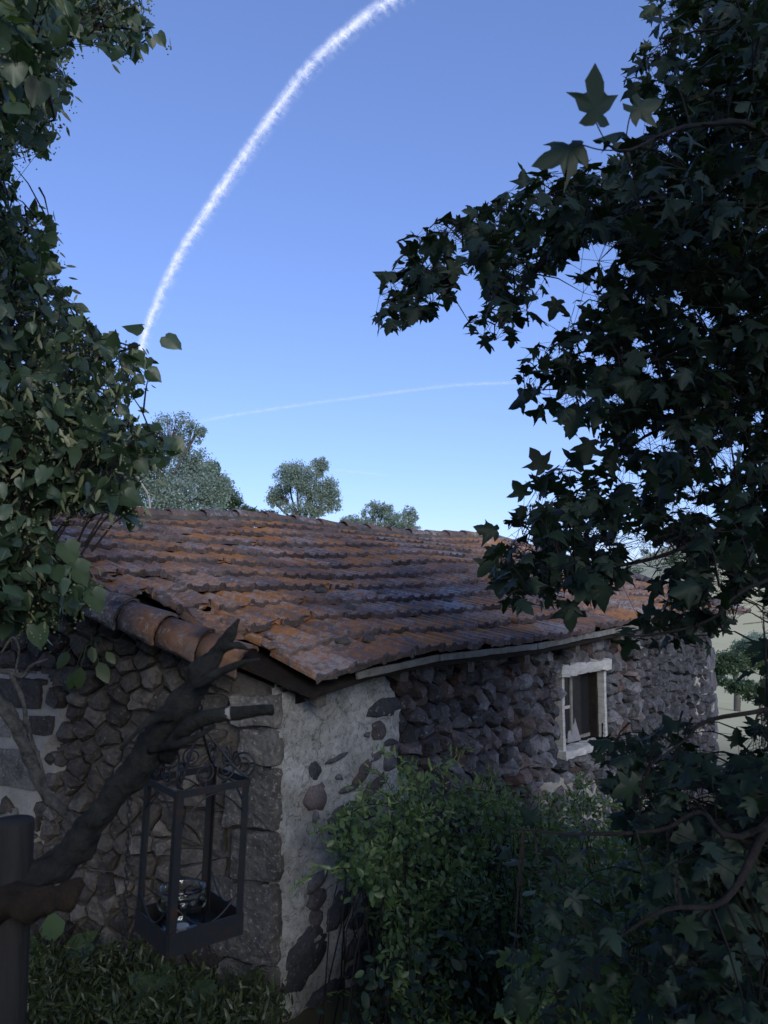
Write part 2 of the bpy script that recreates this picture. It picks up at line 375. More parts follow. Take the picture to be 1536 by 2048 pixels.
# ------------------------------------------------------------------ stones
def voronoi(pts, bounds, nn=24):
    pts = np.array(pts); cells = []
    for i, p in enumerate(pts):
        poly = [Vector(b) for b in bounds]
        o = np.argsort(((pts - p) ** 2).sum(1))[1:nn]
        for j in o:
            m_ = Vector((pts[j] + p) / 2); nrm = Vector(pts[j] - p); out = []
            for a in range(len(poly)):
                A, B = poly[a], poly[(a + 1) % len(poly)]; da = (A - m_).dot(nrm); db = (B - m_).dot(nrm)
                if da <= 0: out.append(A)
                if (da < 0 < db) or (db < 0 < da): out.append(A + (B - A) * (da / (da - db)))
            poly = out
            if len(poly) < 3: break
        cells.append(poly)
    return cells
def chunk(poly, U, Nn, rr, back=.12, proud=.04, shrink=.90, name='stone', inset=.68, rough=.009):
    """poly: list of 2D (a,b) round (0,0); U = direction of a, z = direction of b, Nn outward"""
    P = []
    n0 = len(poly)
    for i in range(n0):                          # resample long edges so outlines are uneven
        A, B = poly[i], poly[(i + 1) % n0]; P.append(A * shrink)
        if (B - A).length > .06: P.append((A + B) * .5 * shrink * rr.uniform(.93, 1.06))
    n = len(P); tilt = Vector((rr.uniform(-.22, .22), rr.uniform(-.22, .22)))
    v = []
    def w(a, b, c): return U * a + Vector((0, 0, b)) + Nn * c
    for p in P: v.append(w(p.x * .9, p.y * .9, -back))
    for p in P: v.append(w(p.x, p.y, rr.uniform(-.02, .005)))
    for p in P:
        k = inset * rr.uniform(.85, 1.2); v.append(w(p.x * k, p.y * k, proud * rr.uniform(.55, 1.1) + tilt.dot(p) * .5))
    cx, cy = rr.uniform(-.02, .02), rr.uniform(-.02, .02)
    v.append(w(cx, cy, proud * rr.uniform(.8, 1.35)))
    f = []
    for i in range(n):
        j = (i + 1) % n
        f += [(i, j, n + j, n + i), (n + i, n + j, 2 * n + j, 2 * n + i), (2 * n + i, 2 * n + j, 3 * n)]
    if not rough: return mesh(name, v, f)
    bm = bmesh.new(); bv = [bm.verts.new(q) for q in v]
    for q in f: bm.faces.new([bv[i] for i in q])
    front = [e for e in bm.edges if all(x.index == -1 or True for x in e.verts) and (e.verts[0].co.dot(Nn) > -back * .9 and e.verts[1].co.dot(Nn) > -back * .9)]
    bmesh.ops.subdivide_edges(bm, edges=front, cuts=1, use_grid_fill=True)
    sd = Vector((rr.uniform(0, 99), rr.uniform(0, 99), 0))
    for q in bm.verts:
        if q.co.dot(Nn) > -back * .9: q.co += Vector((noise.noise(q.co * 22 + sd), noise.noise(q.co * 22 + sd * 2), noise.noise(q.co * 22 + sd * 3))) * rough
    me = bpy.data.meshes.new(name); bm.to_mesh(me); bm.free(); return me
def rough_box(o, ax, ay, az, amp=.018, cell=.05, name='quoin', rnd_=.015, fr=9):
    bm = bmesh.new(); o, ax, ay, az = map(Vector, (o, ax, ay, az))
    na, nb, nc = (max(2, int(a.length / cell)) for a in (ax, ay, az))
    grid = {}
    def vt(i, j, k):
        if (i, j, k) not in grid:
            a, b_, c = i / na, j / nb, k / nc
            ce = o + (ax + ay + az) * .5; p = o + ax * a + ay * b_ + az * c
            e = (i in (0, na)) + (j in (0, nb)) + (k in (0, nc))
            if e >= 2: p += (ce - p).normalized() * rnd_ * (e - 1)
            p += Vector((fb(p * fr), fb(p * fr + Vector((9, 0, 0))), fb(p * fr + Vector((0, 9, 0))))) * amp
            grid[(i, j, k)] = bm.verts.new(p - o)
        return grid[(i, j, k)]
    def face(*c):
        try: bm.faces.new([vt(*q) for q in c])
        except ValueError: pass
    for i in range(na):
        for j in range(nb):
            face((i, j, 0), (i, j + 1, 0), (i + 1, j + 1, 0), (i + 1, j, 0)); face((i, j, nc), (i + 1, j, nc), (i + 1, j + 1, nc), (i, j + 1, nc))
    for i in range(na):
        for k in range(nc):
            face((i, 0, k), (i + 1, 0, k), (i + 1, 0, k + 1), (i, 0, k + 1)); face((i, nb, k), (i, nb, k + 1), (i + 1, nb, k + 1), (i + 1, nb, k))
    for j in range(nb):
        for k in range(nc):
            face((0, j, k), (0, j, k + 1), (0, j + 1, k + 1), (0, j + 1, k)); face((na, j, k), (na, j + 1, k), (na, j + 1, k + 1), (na, j, k + 1))
    bmesh.ops.recalc_face_normals(bm, faces=bm.faces)
    me = bpy.data.meshes.new(name); bm.to_mesh(me); bm.free(); return me

barn = empty('stone_barn', C0, 'low rubble stone barn with a lichen covered clay tile roof and one small window', 'barn')
def uv(px, py):                       # photo pixel -> (s, z) on the long wall
    p = onplane(px, py, C0, NW); return (p - C0).dot(D), p.z
def kv(px, py):                       # photo pixel -> (k, z) on the gable wall
    p = onplane(px, py, C0, NG); return (p - C0).dot(G), p.z
def lw(s, z, c=0): return C0 + D * s + NW * c + Vector((0, 0, z))
def gw(k, z, c=0): return C0 + G * k + NG * c + Vector((0, 0, z))
# window opening in the long wall
s0, z1 = uv(1118, 1350); s1, _ = uv(1204, 1340); _, z0 = uv(1160, 1492)
s0w, s1w, z0w, z1w = s0, s1, z0, z1
ZT = 1.72; TH = .45
core = MB()
def seg(a, b, z_a, z_b): core.box(lw(a, z_a, -TH), D * (b - a), NW * (TH - .045), (0, 0, z_b - z_a))
seg(.03, s0w, -.5, ZT); seg(s0w, s1w, -.5, z0w); seg(s0w, s1w, z1w, ZT); seg(s1w, LW, -.5, ZT)
wall = mk('long_wall', core.me('long_wall'), M['cavity'], barn)
# gable wall core (pentagon prism along G) and the two hidden walls
KR = (TR - .3) / G.dot(GP); KE = 2 * KR
pr = [(0, -.5), (KE, -.5), (KE, 1.75), (KR, ZR - .16), (0, 1.72)]
gv = [gw(k, z, -.05) for k, z in pr] + [gw(k, z, -TH) for k, z in pr]
gable = mk('gable_wall', mesh('gable_wall', gv, [(0, 1, 2, 3, 4), (9, 8, 7, 6, 5)] + [(i, i + 5, (i + 1) % 5 + 5, (i + 1) % 5) for i in range(5)]), M['mortar_dark'], barn)
hb = MB()
B1 = lw(LW, 0); BK = C0 + G * KE
far_c = B1 + GP * (2 * (TR - .3))
hb.box(B1 + Vector((0, 0, -.5)) - D * .45 - NW * .46, D * .45, GP * (2 * TR - 1.2), (0, 0, 2.1))
hb.box(BK + Vector((0, 0, -.5)), far_c - BK, NW * .4, (0, 0, 2.2))
tri = [B1 + Vector((0, 0, 1.55)), B1 + GP * (TR - .3) + Vector((0, 0, ZR - .16)), B1 + GP * (2 * TR - .6) + Vector((0, 0, 1.55))]
hb.add(tri + [p - D * .4 for p in tri], [(0, 1, 2), (5, 4, 3), (0, 3, 4, 1), (1, 4, 5, 2), (2, 5, 3, 0)])
mk('rear_wall', hb.me('rear_wall'), M['mortar_dark'], barn)
mk('floor', MB().box(C0 + Vector((0, 0, -.1)) - NW * .4, D * LW, GP * 6, (0, 0, .12)).me('floor'), M['mortar_dark'], barn)

# plaster boundary on the long wall (pixels) and the proud stones that show through it
PL = [(552, 1372), (600, 1378), (700, 1352), (775, 1345), (795, 1392), (803, 1420), (800, 1450), (806, 1480), (796, 1510), (802, 1540), (822, 1565), (822, 1600), (790, 1660), (770, 1720), (745, 1790), (735, 1860), (745, 1930), (760, 2060), (552, 2060)]
def grid_sheet(polypx, fn, dfn, name, cellsz=.022, thick=.03, edge=.02, amp=.017, nrm=None, mat=None, parent=None):
    uvp = [dfn(*p) for p in polypx]; a0 = min(p[0] for p in uvp); a1 = max(p[0] for p in uvp); b0 = max(-.35, min(p[1] for p in uvp)); b1 = max(p[1] for p in uvp)
    na = int((a1 - a0) / cellsz) + 1; nb = int((b1 - b0) / cellsz) + 1
    A = np.repeat(a0 + np.arange(na + 1) * cellsz, nb + 1); B = np.tile(b0 + np.arange(nb + 1) * cellsz, na + 1)
    jit = np.array([(noise.noise(Vector((a * 9, b * 9, 1))), noise.noise(Vector((a * 9, b * 9, 7)))) for a, b in zip(A, B)]) * edge
    ins = inpoly(A + jit[:, 0], B + jit[:, 1], uvp)
    verts, faces, vid = [], [], {}
    def idx(i, j): return i * (nb + 1) + j
    inn = ins.reshape(na + 1, nb + 1)
    for i in range(na):
        for j in range(nb):
            c = [(i, j), (i + 1, j), (i + 1, j + 1), (i, j + 1)]
            if sum(inn[q] for q in c) >= 2:
                ids = []
                for q in c:
                    if q not in vid:
                        a, b = A[idx(*q)], B[idx(*q)]
                        nbh = [(q[0] + di, q[1] + dj) for di in (-1, 0, 1) for dj in (-1, 0, 1)]
                        full = all(0 <= x <= na and 0 <= y <= nb and inn[x, y] for x, y in nbh)
                        h = thick if full else -.04
                        h += amp * (noise.noise(Vector((a * 6, b * 6, 0))) * 1.3 + noise.noise(Vector((a * 24, b * 24, 3))) * .8 + noise.noise(Vector((a * 55, b * 55, 3))) * .5)
                        vid[q] = len(verts); verts.append(fn(a + jit[idx(*q), 0] * .5, b, h))
                    ids.append(vid[q])
                faces.append(ids)
    return mk(name, mesh(name, verts, faces, True), mat, parent)
grid_sheet(PL, lw, uv, 'plaster', thick=.018, mat=M['plaster'], parent=barn)
rs_ = random.Random(3)
def ell(w, h, rr, n=11, irr=.16, ang=0):
    out = []
    ph = rr.uniform(0, 6)
    for i in range(n):
        a = 2 * math.pi * i / n; r = 1 + rr.uniform(-irr, irr) + .08 * math.sin(2 * a + ph)
        x, y = w * .5 * r * math.cos(a), h * .5 * r * math.sin(a)
        out.append(Vector((x * math.cos(ang) - y * math.sin(ang), x * math.sin(ang) + y * math.cos(ang))))
    return out
# photo pixels: centre, width, height, tilt of stones bedded in the render
BED = [(765, 1414, 66, 42, .1, 0), (751, 1463, 34, 40, 0, 1), (744, 1509, 36, 24, .3, 0), (773, 1522, 26, 40, .2, 0), (721, 1543, 46, 34, .7, 1), (630, 1592, 46, 62, 0, 1),
       (624, 1540, 28, 40, -.2, 0), (669, 1515, 48, 12, .2, 0), (741, 1574, 62, 28, .5, 1), (692, 1577, 38, 12, .1, 0), (677, 1642, 60, 70, -.5, 0), (736, 1618, 32, 46, 0, 1),
       (692, 1673, 38, 26, .3, 0), (705, 1709, 66, 30, .1, 0), (633, 1758, 48, 34, .4, 0), (780, 1598, 26, 26, 0, 0), (625, 1637, 12, 32, 0, 0), (760, 1560, 22, 16, 0, 0),
       (628, 1796, 36, 42, 0, 0), (675, 1813, 66, 62, .6, 0), (628, 1837, 30, 46, -.3, 0), (709, 1840, 36, 36, 0, 0), (604, 1916, 118, 96, .6, 0), (775, 1484, 26, 16, 0, 0),
       (672, 1552, 12, 12, 0, 0), (729, 1468, 12, 12, 0, 0), (786, 1492, 20, 16, .4, 0), (700, 1900, 60, 40, .3, 0), (650, 1985, 80, 50, .2, 0), (712, 1770, 40, 30, .2, 0)]
for x, y, w, h, a, br in BED:
    s, z = uv(x, y); sa, _ = uv(x - w / 2, y); sb, _ = uv(x + w / 2, y); _, za = uv(x, y + h / 2); _, zb = uv(x, y - h / 2)
    me = chunk(ell(sb - sa, zb - za, rs_, 11, .13, a), D, NW, rs_, .08, .018, 1.0, 'stone', .82, 0)
    me.polygons.foreach_set('use_smooth', [True] * len(me.polygons))
    mk('stone', me, M['stone_brown' if br else 'basalt'], wall, lw(s, z, .018))
# dry stone field
def jgrid(a0, a1, b0, b1, ca, cb, rr, jit=.38):
    out = []; nb = int((b1 - b0) / cb) + 1
    for j in range(nb):
        a = a0 + rr.uniform(0, ca); row = cb * (j + .5)
        while a < a1:
            w = ca * rr.uniform(.6, 1.5); out.append((a + w / 2, b0 + row + rr.uniform(-jit, jit) * cb)); a += w
    return out
plp = [uv(*p) for p in PL]
sp0, _ = uv(790, 1500)
pts = jgrid(sp0 - .35, LW - .22, -.1, ZT + .14, .15, .10, rs_)
cells = voronoi(pts, [(sp0 - .45, -.25), (LW - .18, -.25), (LW - .18, ZT + .20), (sp0 - .45, ZT + .20)])
st = []
for (a, b_), poly in zip(pts, cells):
    if len(poly) < 3: continue
    q = inpoly(np.array([a]), np.array([b_]), plp)[0]
    if q: continue
    if s0w - .03 < a < s1w + .05 and z0w - .05 < b_ < z1w + .08: continue
    if b_ > ZT + .02 and rs_.random() < .35: continue
    P = [Vector((p[0] - a, p[1] - b_)) for p in poly]
    # keep stones out of the window opening
    P = [Vector((max(p.x, s1w + .03 - a) if (a > s1w and z0w - .03 < b_ < z1w + .05) else (min(p.x, s0w - .03 - a) if (a < s0w and z0w - .03 < b_ < z1w + .05) else p.x), p.y)) for p in P]
    st.append((a, b_, P))
st.sort(key=lambda q: q[0] - (5 if q[1] > .5 else 0))
left = MB()
for i, (a, b_, P) in enumerate(st):
    me = chunk(P, D, NW, rs_, .12, rs_.uniform(.02, .085), rs_.uniform(.86, .96), 'stone', rs_.uniform(.5, .8))
    loc = lw(a, b_, rs_.uniform(-.03, .02))
    if i < 290 - len(BED):
        rot = Matrix.Rotation(rs_.uniform(-.07, .07), 3, NW)
        mk('stone', me, M['basalt'] if rs_.random() < .85 else M['stone_brown'], wall, loc, rot)
    else:
        left.add([Vector(v.co) + loc for v in me.vertices], [tuple(p.vertices) for p in me.polygons]); bpy.data.meshes.remove(me)
if left.v: mk('rubble_course', left.me('rubble_course'), M['basalt'], wall, kind='stuff')
# pale mortar left between the stones near the base and the far corner
for k, poly in enumerate([[(1085, 1565), (1130, 1548), (1165, 1558), (1190, 1545), (1260, 1560), (1330, 1590), (1420, 1600), (1420, 1720), (1085, 1690)],
                          [(1382, 1335), (1426, 1325), (1432, 1480), (1400, 1500), (1385, 1440), (1395, 1390)]]):
    grid_sheet(poly, lw, uv, 'mortar', .018, .012, .04, .02, mat=M['mortar_pale'], parent=wall)
# far quoins
z = 0.1
while z < 1.55:
    h = rs_.uniform(.2, .32); w = rs_.choice([.26, .38]); 
    mk('quoin', rough_box(lw(LW - w, z, -.3), D * (w + .03), NW * .33, (0, 0, h - .02), .014, .07), M['basalt'], barn, lw(LW - w, z, -.3)); z += h
# near corner quoins, both faces show
zz = [1.72, 1.36, .93, .60, .10, -.3]
zz = [kv(555, y)[1] for y in (1385, 1455, 1530, 1660, 1765, 1930, 2080)]
for i in range(len(zz) - 1):
    h = zz[i] - zz[i + 1] - .018; wg = [.30, .24, .33, .28, .40, .34][i]; wl = .06
    # skewed box: edges along G and D
    o = C0 + Vector((0, 0, zz[i + 1])) + NG * .035 + NW * .004
    mk('quoin', rough_box(o, G * wg, D * wl, (0, 0, h + .008), .016, .028, 'quoin', .008, 12), M['quoin'], barn, o)
# gable rubble
kz = jgrid(.38, 3.0, -.1, 2.3, .15, .105, rs_)
cells = voronoi(kz, [(.30, -.3), (3.2, -.3), (3.2, 2.5), (.30, 2.5)])
BL = [kv(-60, 1330), kv(105, 1600)]     # pale block patch
cnt = 0; lft = MB(); gl = []
for (a, b_), poly in zip(kz, cells):
    if len(poly) < 3: continue
    top = E0.z + SL * (a * .924 + .3) - .10
    if b_ > top: continue
    if a > kv(105, 1500)[0] and kv(50, 1600)[1] < b_ < kv(50, 1335)[1]: continue
    gl.append((a, b_, [Vector((p[0] - a, min(p[1], top + .05) - b_)) for p in poly]))
gl.sort(key=lambda q: q[0])
for i, (a, b_, P) in enumerate(gl):
    me = chunk(P, G, NG, rs_, .1, rs_.uniform(.01, .05), rs_.uniform(.78, .93), 'stone', rs_.uniform(.6, .85)); loc = gw(a, b_, rs_.uniform(-.03, .01))
    if i < 290: mk('stone', me, M['gable_stone'], gable, loc)
    else: lft.add([Vector(v.co) + loc for v in me.vertices], [tuple(p.vertices) for p in me.polygons]); bpy.data.meshes.remove(me)
if lft.v: mk('rubble_course', lft.me('rubble_course'), M['gable_stone'], gable, kind='stuff')
# pale blocks with mortar smears at the left
grid_sheet([(-120, 1330), (60, 1345), (95, 1352), (100, 1400), (112, 1360), (120, 1400), (132, 1445), (132, 1480), (100, 1500), (118, 1530), (128, 1555), (108, 1570), (95, 1590), (80, 1640), (72, 1700), (-120, 1700)], gw, kv, 'mortar', .022, .006, .035, .012, mat=M['mortar_pale'], parent=gable)
for x0, y0, x1, y1, mn in [(-70, 1350, 88, 1420, 'gable_stone'), (-80, 1484, 82, 1582, 'block'), (-60, 1600, 40, 1690, 'block'), (46, 1425, 112, 1474, 'gable_stone'), (-60, 1432, 30, 1476, 'block'), (70, 1600, 110, 1640, 'gable_stone'), (90, 1505, 112, 1532, 'gable_stone')]:
    ka, za = kv(x1, y1); kb, zb = kv(x0, y0)
    o = gw(ka, za, -.08); mk('block', rough_box(o, G * (kb - ka), NG * .108, (0, 0, zb - za), .008, .06, 'block'), M[mn], gable, o)

# ------------------------------------------------------------------ window in the long wall
win = mk('window', MB().box(lw(s0w + .02, z0w + .02, -.30), D * .035, NW * .03, (0, 0, z1w - z0w - .04)).me('window'), M['wood_dark'], barn)
def wb(name, s_a, s_b, z_a, z_b, c0, c1, mt, amp=.006, cell=.05):
    o = lw(s_a, z_a, c0); return mk(name, rough_box(o, D * (s_b - s_a), NW * (c1 - c0), (0, 0, z_b - z_a), amp, cell, name, .004, 11), M[mt], win, o)
ww = s1w - s0w
wb('jamb', s0w - .005, s0w + .034, z0w, z1w, -.05, .03, 'wood_pale', .004)
wb('jamb', s1w - .034, s1w + .008, z0w, z1w, -.03, .035, 'wood_pale', .004)
wb('lintel', s0w - .07, s1w + .06, z1w - .01, z1w + .085, -.16, .075, 'wood_pale', .018, .035)
wb('sill', s0w - .03, s1w + .03, z0w - .055, z0w + .012, -.08, .07, 'wood_pale', .014, .035)
wb('reveal', s0w + .015, s0w + .05, z0w + .01, z1w - .01, -.44, -.05, 'wood_dark', .002)
wb('reveal', s1w - .05, s1w - .015, z0w + .01, z1w - .01, -.44, -.03, 'wood_dark', .002)
sc_ = s0w + ww * .5
wb('sash_stile', s0w + .075, s0w + .105, z0w + .02, z1w - .02, -.13, -.10, 'wood_fascia', .001)
wb('sash_stile', sc_ - .015, sc_ + .02, z0w + .02, z1w - .02, -.13, -.10, 'wood_fascia', .001)
wb('sash_rail', s0w + .105, sc_ - .015, z0w + .30, z0w + .325, -.125, -.105, 'wood_pale', .001)
wb('sash_rail', s0w + .105, sc_ - .015, z0w + .02, z0w + .05, -.125, -.105, 'wood_fascia', .001)
mk('pane', MB().box(lw(s0w + .105, z0w + .05, -.117), D * (sc_ - s0w - .12), NW * .004, (0, 0, z1w - z0w - .08)).me('pane'), M['pane'], win)
mk('pane', MB().box(lw(sc_ + .02, z0w + .05, -.117), D * (s1w - sc_ - .06), NW * .004, (0, 0, z1w - z0w - .08)).me('pane'), M['pane'], win)
wb('sash_rail', sc_ + .02, s1w - .04, z0w + .02, z0w + .05, -.125, -.105, 'wood_fascia', .001)
cv = [lw(sc_ - .10, z0w + .02, -.09), lw(sc_ + .09, z0w + .02, -.07), lw(sc_ + .06, z0w + .33, -.14), lw(sc_ + .03, z0w + .25, -.15), lw(sc_ - .03, z0w + .13, -.12)]
mk('torn_sheet', mesh('torn_sheet', cv + [p - NW * .006 for p in cv], [(0, 1, 2, 3, 4), (9, 8, 7, 6, 5)] + [(i, (i + 1) % 5, (i + 1) % 5 + 5, i + 5) for i in range(5)]), M['cloth'], win)

# ------------------------------------------------------------------ roof
q0 = (GP + Vector((0, 0, SL))).normalized(); RN = D.cross(q0).normalized(); RN = RN if RN.z > 0 else -RN
dk = []
SE0, SE1 = 0.02, LW + .18
def vs_(t): return -.414 * t
pp = [(SE0 + vs_(.03), .06), (SE1 - .03, .06), (SE1 - .03, TR), (vs_(TR) + .03, TR)]
nn_ = 14; V = []; Fc = []
for j in range(9):
    t_ = .06 + (TR - .06) * j / 8
    for i in range(nn_ + 1):
        s_ = (vs_(t_) + .05) * (1 - i / nn_) + (SE1 - .04) * i / nn_
        V.append(roof_pt(s_, t_, -.085)); 
L_ = len(V); V += [v - Vector((0, 0, .03)) for v in V]
for j in range(8):
    for i in range(nn_):
        a = j * (nn_ + 1) + i; Fc.append((a, a + 1, a + nn_ + 2, a + nn_ + 1)); Fc.append((L_ + a + nn_ + 1, L_ + a + nn_ + 2, L_ + a + 1, L_ + a))
for j in range(8):
    a = j * (nn_ + 1); Fc.append((a, a + nn_ + 1, L_ + a + nn_ + 1, L_ + a)); a += nn_; Fc.append((a, L_ + a, L_ + a + nn_ + 1, a + nn_ + 1))
for i in range(nn_): Fc.append((i, L_ + i, L_ + i + 1, i + 1))
roof = mk('roof', mesh('roof', V, Fc), M['wood_dark'], barn)
R0 = roof_pt(vs_(TR), TR, -.06); R1 = roof_pt(SE1, TR, -.06)
bk = [R0, R1, R1 + GP * 3.4 - Vector((0, 0, 1.13)), R0 + GP * 3.4 - Vector((0, 0, 1.13)) + D * vs_(3.4)]
mk('rear_slope', mesh('rear_slope', bk + [p - Vector((0, 0, .06)) for p in bk], [(0, 1, 2, 3), (7, 6, 5, 4), (0, 4, 5, 1), (1, 5, 6, 2), (2, 6, 7, 3), (3, 7, 4, 0)]), M['ridge'], roof)
# one clay tile: x across (pitch TWd), y up-slope, z normal
NR = 11; TWd = .262; TL = .415; EXPO = TR / NR
def tile_mesh(seed, broken=False):
    rr = random.Random(seed)
    W = TWd + .012
    prof = [(0, .000), (.006, .022), (.030, .026), (.044, .007), (.105, .004), (.120, .019), (.142, .021), (.157, .005), (.222, .006), (.236, .020), (.262, .022), (.268, .004)]
    prof = [(x / .268 * W, z) for x, z in prof]; n = len(prof); ys = [0, .012, .14, .29, TL]
    v = []
    for j, y in enumerate(ys):
        for i, (x, z) in enumerate(prof):
            zz_ = z + rr.uniform(-.0025, .0025); yy = y
            if j == 0: yy += rr.uniform(-.004, .008) + (.006 if .05 < x < .1 or .16 < x < .22 else 0); zz_ -= .007
            if broken and j <= 1 and x > .15: yy += rr.uniform(.03, .11)
            v.append((x, yy, zz_))
    b0 = len(v)
    for j, y in enumerate(ys):
        for i, (x, z) in enumerate(prof):
            v.append((x, v[j * n + i][1] + (.004 if j == 0 else 0), -.033 + rr.uniform(-.006, .008) if j == 0 and 0 < i < n - 1 else z - .016))
    f = []
    for j in range(len(ys) - 1):
        for i in range(n - 1):
            a = j * n + i; f += [(a, a + 1, a + n + 1, a + n), (b0 + a, b0 + a + n, b0 + a + n + 1, b0 + a + 1)]
        a = j * n; f.append((a, a + n, b0 + a + n, b0 + a)); a += n - 1; f.append((a, b0 + a, b0 + a + n, a + n))
    for i in range(n - 1): f.append((i, b0 + i, b0 + i + 1, i + 1)); a = (len(ys) - 1) * n + i; f.append((a, a + 1, b0 + a + 1, b0 + a))
    me = mesh('roof_tile', v, f); me.materials.append(M['tile']); me.materials.append(M['tile_lip'])
    for p in me.polygons:
        if p.center.y < .016 or (broken and p.normal.y < -.5): p.material_index = 1
    return me
TM = [tile_mesh(i) for i in range(7)] + [tile_mesh(20 + i, True) for i in range(3)]
tl = []
rt = random.Random(11)
for r in range(NR):
    t_ = r * EXPO
    nc = int((SE1 - vs_(t_)) / TWd) + 1
    c0_ = math.ceil((vs_(t_) + .06 * (r > 0)) / TWd - .35)
    for c in range(c0_, int(SE1 / TWd) + 1):
        s_ = c * TWd + (r % 2) * .0 + rt.uniform(-.004, .004)
        tj = t_ + rt.uniform(-.012, .012); h = rt.uniform(-.004, .006)
        yaw = rt.uniform(-.012, .012); roll = rt.uniform(-.015, .015); var = rt.randrange(7) if rt.random() < .93 else rt.randrange(7, 10)
        d_left = c - c0_
        if 2 <= r <= 4 and d_left <= 2:                 # slipped and broken tiles by the left verge
            yaw += rt.uniform(-.16, .10); tj += rt.uniform(-.05, .02); h += rt.uniform(0, .02); roll += rt.uniform(-.08, .08); var = rt.randrange(5, 10)
        if r == 1 and d_left == 0: yaw += .05; tj -= .03
        p = roof_pt(s_, tj, 0)
        # local slope from the sagging surface
        q = (roof_pt(s_, tj + .3) - p).normalized(); x_ = (roof_pt(s_ + .26, tj) - p).normalized()
        z_ = x_.cross(q).normalized(); x_ = q.cross(z_)
        Rm = Matrix((x_, q, z_)).transposed() @ Matrix.Rotation(yaw, 3, 'Z') @ Matrix.Rotation(roll, 3, 'Y') @ Matrix.Rotation(-.13, 3, 'X')
        loc = p + z_ * (.028 + h)
        tl.append(((loc - CAM).length + max(0, -s_ * 4 - 2), loc, Rm, var))
tl.sort(key=lambda q: q[0]); rest = MB()
for i, (_, loc, Rm, var) in enumerate(tl):
    if i < 300: mk('roof_tile', TM[var], None, roof, loc, Rm)
    else: me = TM[var]; rest.add([loc + Rm @ v.co for v in me.vertices], [tuple(p.vertices) for p in me.polygons])
if rest.v: mk('roof_tiles_far', rest.me('roof_tiles_far'), M['tile'], roof, kind='stuff')
# half round tiles
def barrel(P, dirv, up, length, r0, r1, seed, arc=1.0, th=.016):
    rr = random.Random(seed); y = dirv.normalized(); x = y.cross(up).normalized(); z = x.cross(y); n = 10; v = []; f = []
    ys = [0, .02, .5, 1.0]
    for rad_off in (0, -th):
        for j, yy in enumerate(ys):
            r = r0 + (r1 - r0) * yy + rad_off + (.004 if j < 2 else 0)
            for i in range(n + 1):
                a = math.pi * (0.5 - arc / 2 + arc * i / n); k = 1 + rr.uniform(-.012, .012)
                v.append(x * (r * k * math.cos(a)) + z * (r * k * math.sin(a)) + y * (yy * length + (rr.uniform(0, .012) if j == 0 else 0)))
    m_ = n + 1; b0 = 4 * m_
    for j in range(3):
        for i in range(n):
            a = j * m_ + i; f += [(a, a + m_, a + m_ + 1, a + 1), (b0 + a, b0 + a + 1, b0 + a + m_ + 1, b0 + a + m_)]
        a = j * m_; f.append((a, b0 + a, b0 + a + m_, a + m_)); a += n; f.append((a, a + m_, b0 + a + m_, b0 + a))
    for i in range(n): f.append((i, i + 1, b0 + i + 1, b0 + i)); a = 3 * m_ + i; f.append((a, b0 + a, b0 + a + 1, a + 1))
    me = mesh('ridge_tile', v, f, True); return me
s_ = vs_(TR) - .1; i = 0
while s_ < SE1 - .1:
    P = roof_pt(s_, TR - .0, .0 + rt.uniform(-.006, .008)); Q = roof_pt(s_ + .4, TR, .0)
    dv = (Q - P) + Vector((rt.uniform(-.01, .01), rt.uniform(-.01, .01), -.012))
    mk('ridge_tile', barrel(P, dv, Vector((0, 0, 1)), .43, .105, .092, i, .95), M['ridge'], roof, P); s_ += .385; i += 1
# lumpy ridge mortar
mb = MB(); pts_ = [roof_pt(vs_(TR) - .05 + k * .12, TR - .07 + .012 * noise.noise(Vector((k * .9, 0, 0))), .012 + .012 * noise.noise(Vector((k * 1.7, 3, 0)))) for k in range(int((SE1 - vs_(TR)) / .12))]
mb.tube(pts_, .05, 7, .5, 22); mk('ridge_mortar', mb.me('ridge_mortar'), M['mortar_dark'], roof)
# verge tiles, left (skewed gable) and right
vd = (D * -.414 + GP + Vector((0, 0, SL))).normalized()
for k in range(14):
    t_ = .36 + k * .245
    P = roof_pt(vs_(t_) - .02, t_, -.055 + rt.uniform(-.006, .006))
    up = (RN * .75 - D * .6).normalized()
    mk('verge_tile', barrel(P, vd + D * rt.uniform(-.02, .02), up, .28, .115, .10, 40 + k, .95), M['ridge'], roof, P)
for k in range(9):
    t_ = .03 + k * .385
    P = roof_pt(SE1, t_, -.02); mk('verge_tile', barrel(P, q0, RN, .42, .10, .09, 60 + k, .95), M['ridge'], roof, P)
# loose shards by the left verge and moss cushions on tiles
for k in range(10):
    s_, t_ = [(-.10, .34), (-.18, .62), (-.28, .80), (-.36, 1.0), (-.30, 1.15), (-.08, .55), (-.46, 1.2), (-.22, .48), (-.5, 1.45), (-.02, .42)][k]
    p = roof_pt(s_ + .05, t_, .03); o = p
    ax = (D * rt.uniform(.05, .1) + GP * rt.uniform(-.04, .04)); ay = q0 * rt.uniform(.06, .12) + RN * rt.uniform(-.02, .03)
    mk('tile_shard', rough_box(o, ax, ay, RN * .018, .008, .03, 'tile_shard', .004, 20), M['ridge'], roof, o)
for k, (x, y) in enumerate([(683, 1293), (744, 1270), (760, 1196), (893, 1210), (700, 1225), (820, 1232), (735, 1290), (640, 1190)]):
    p = onplane(x, y, roof_pt(1, 1), RN); bm = bmesh.new(); bmesh.ops.create_icosphere(bm, subdivisions=2, radius=1)
    for v in bm.verts: v.co = v.co * (1 + .3 * noise.noise(v.co * 2 + Vector((k, 0, 0))))
    for v in bm.verts: v.co = D * v.co.x * .055 + q0 * v.co.y * .035 + RN * v.co.z * .022
    me = bpy.data.meshes.new('moss_cushion'); bm.to_mesh(me); bm.free(); mk('moss_cushion', me, M['mortar_dark'], roof, p + RN * .035)
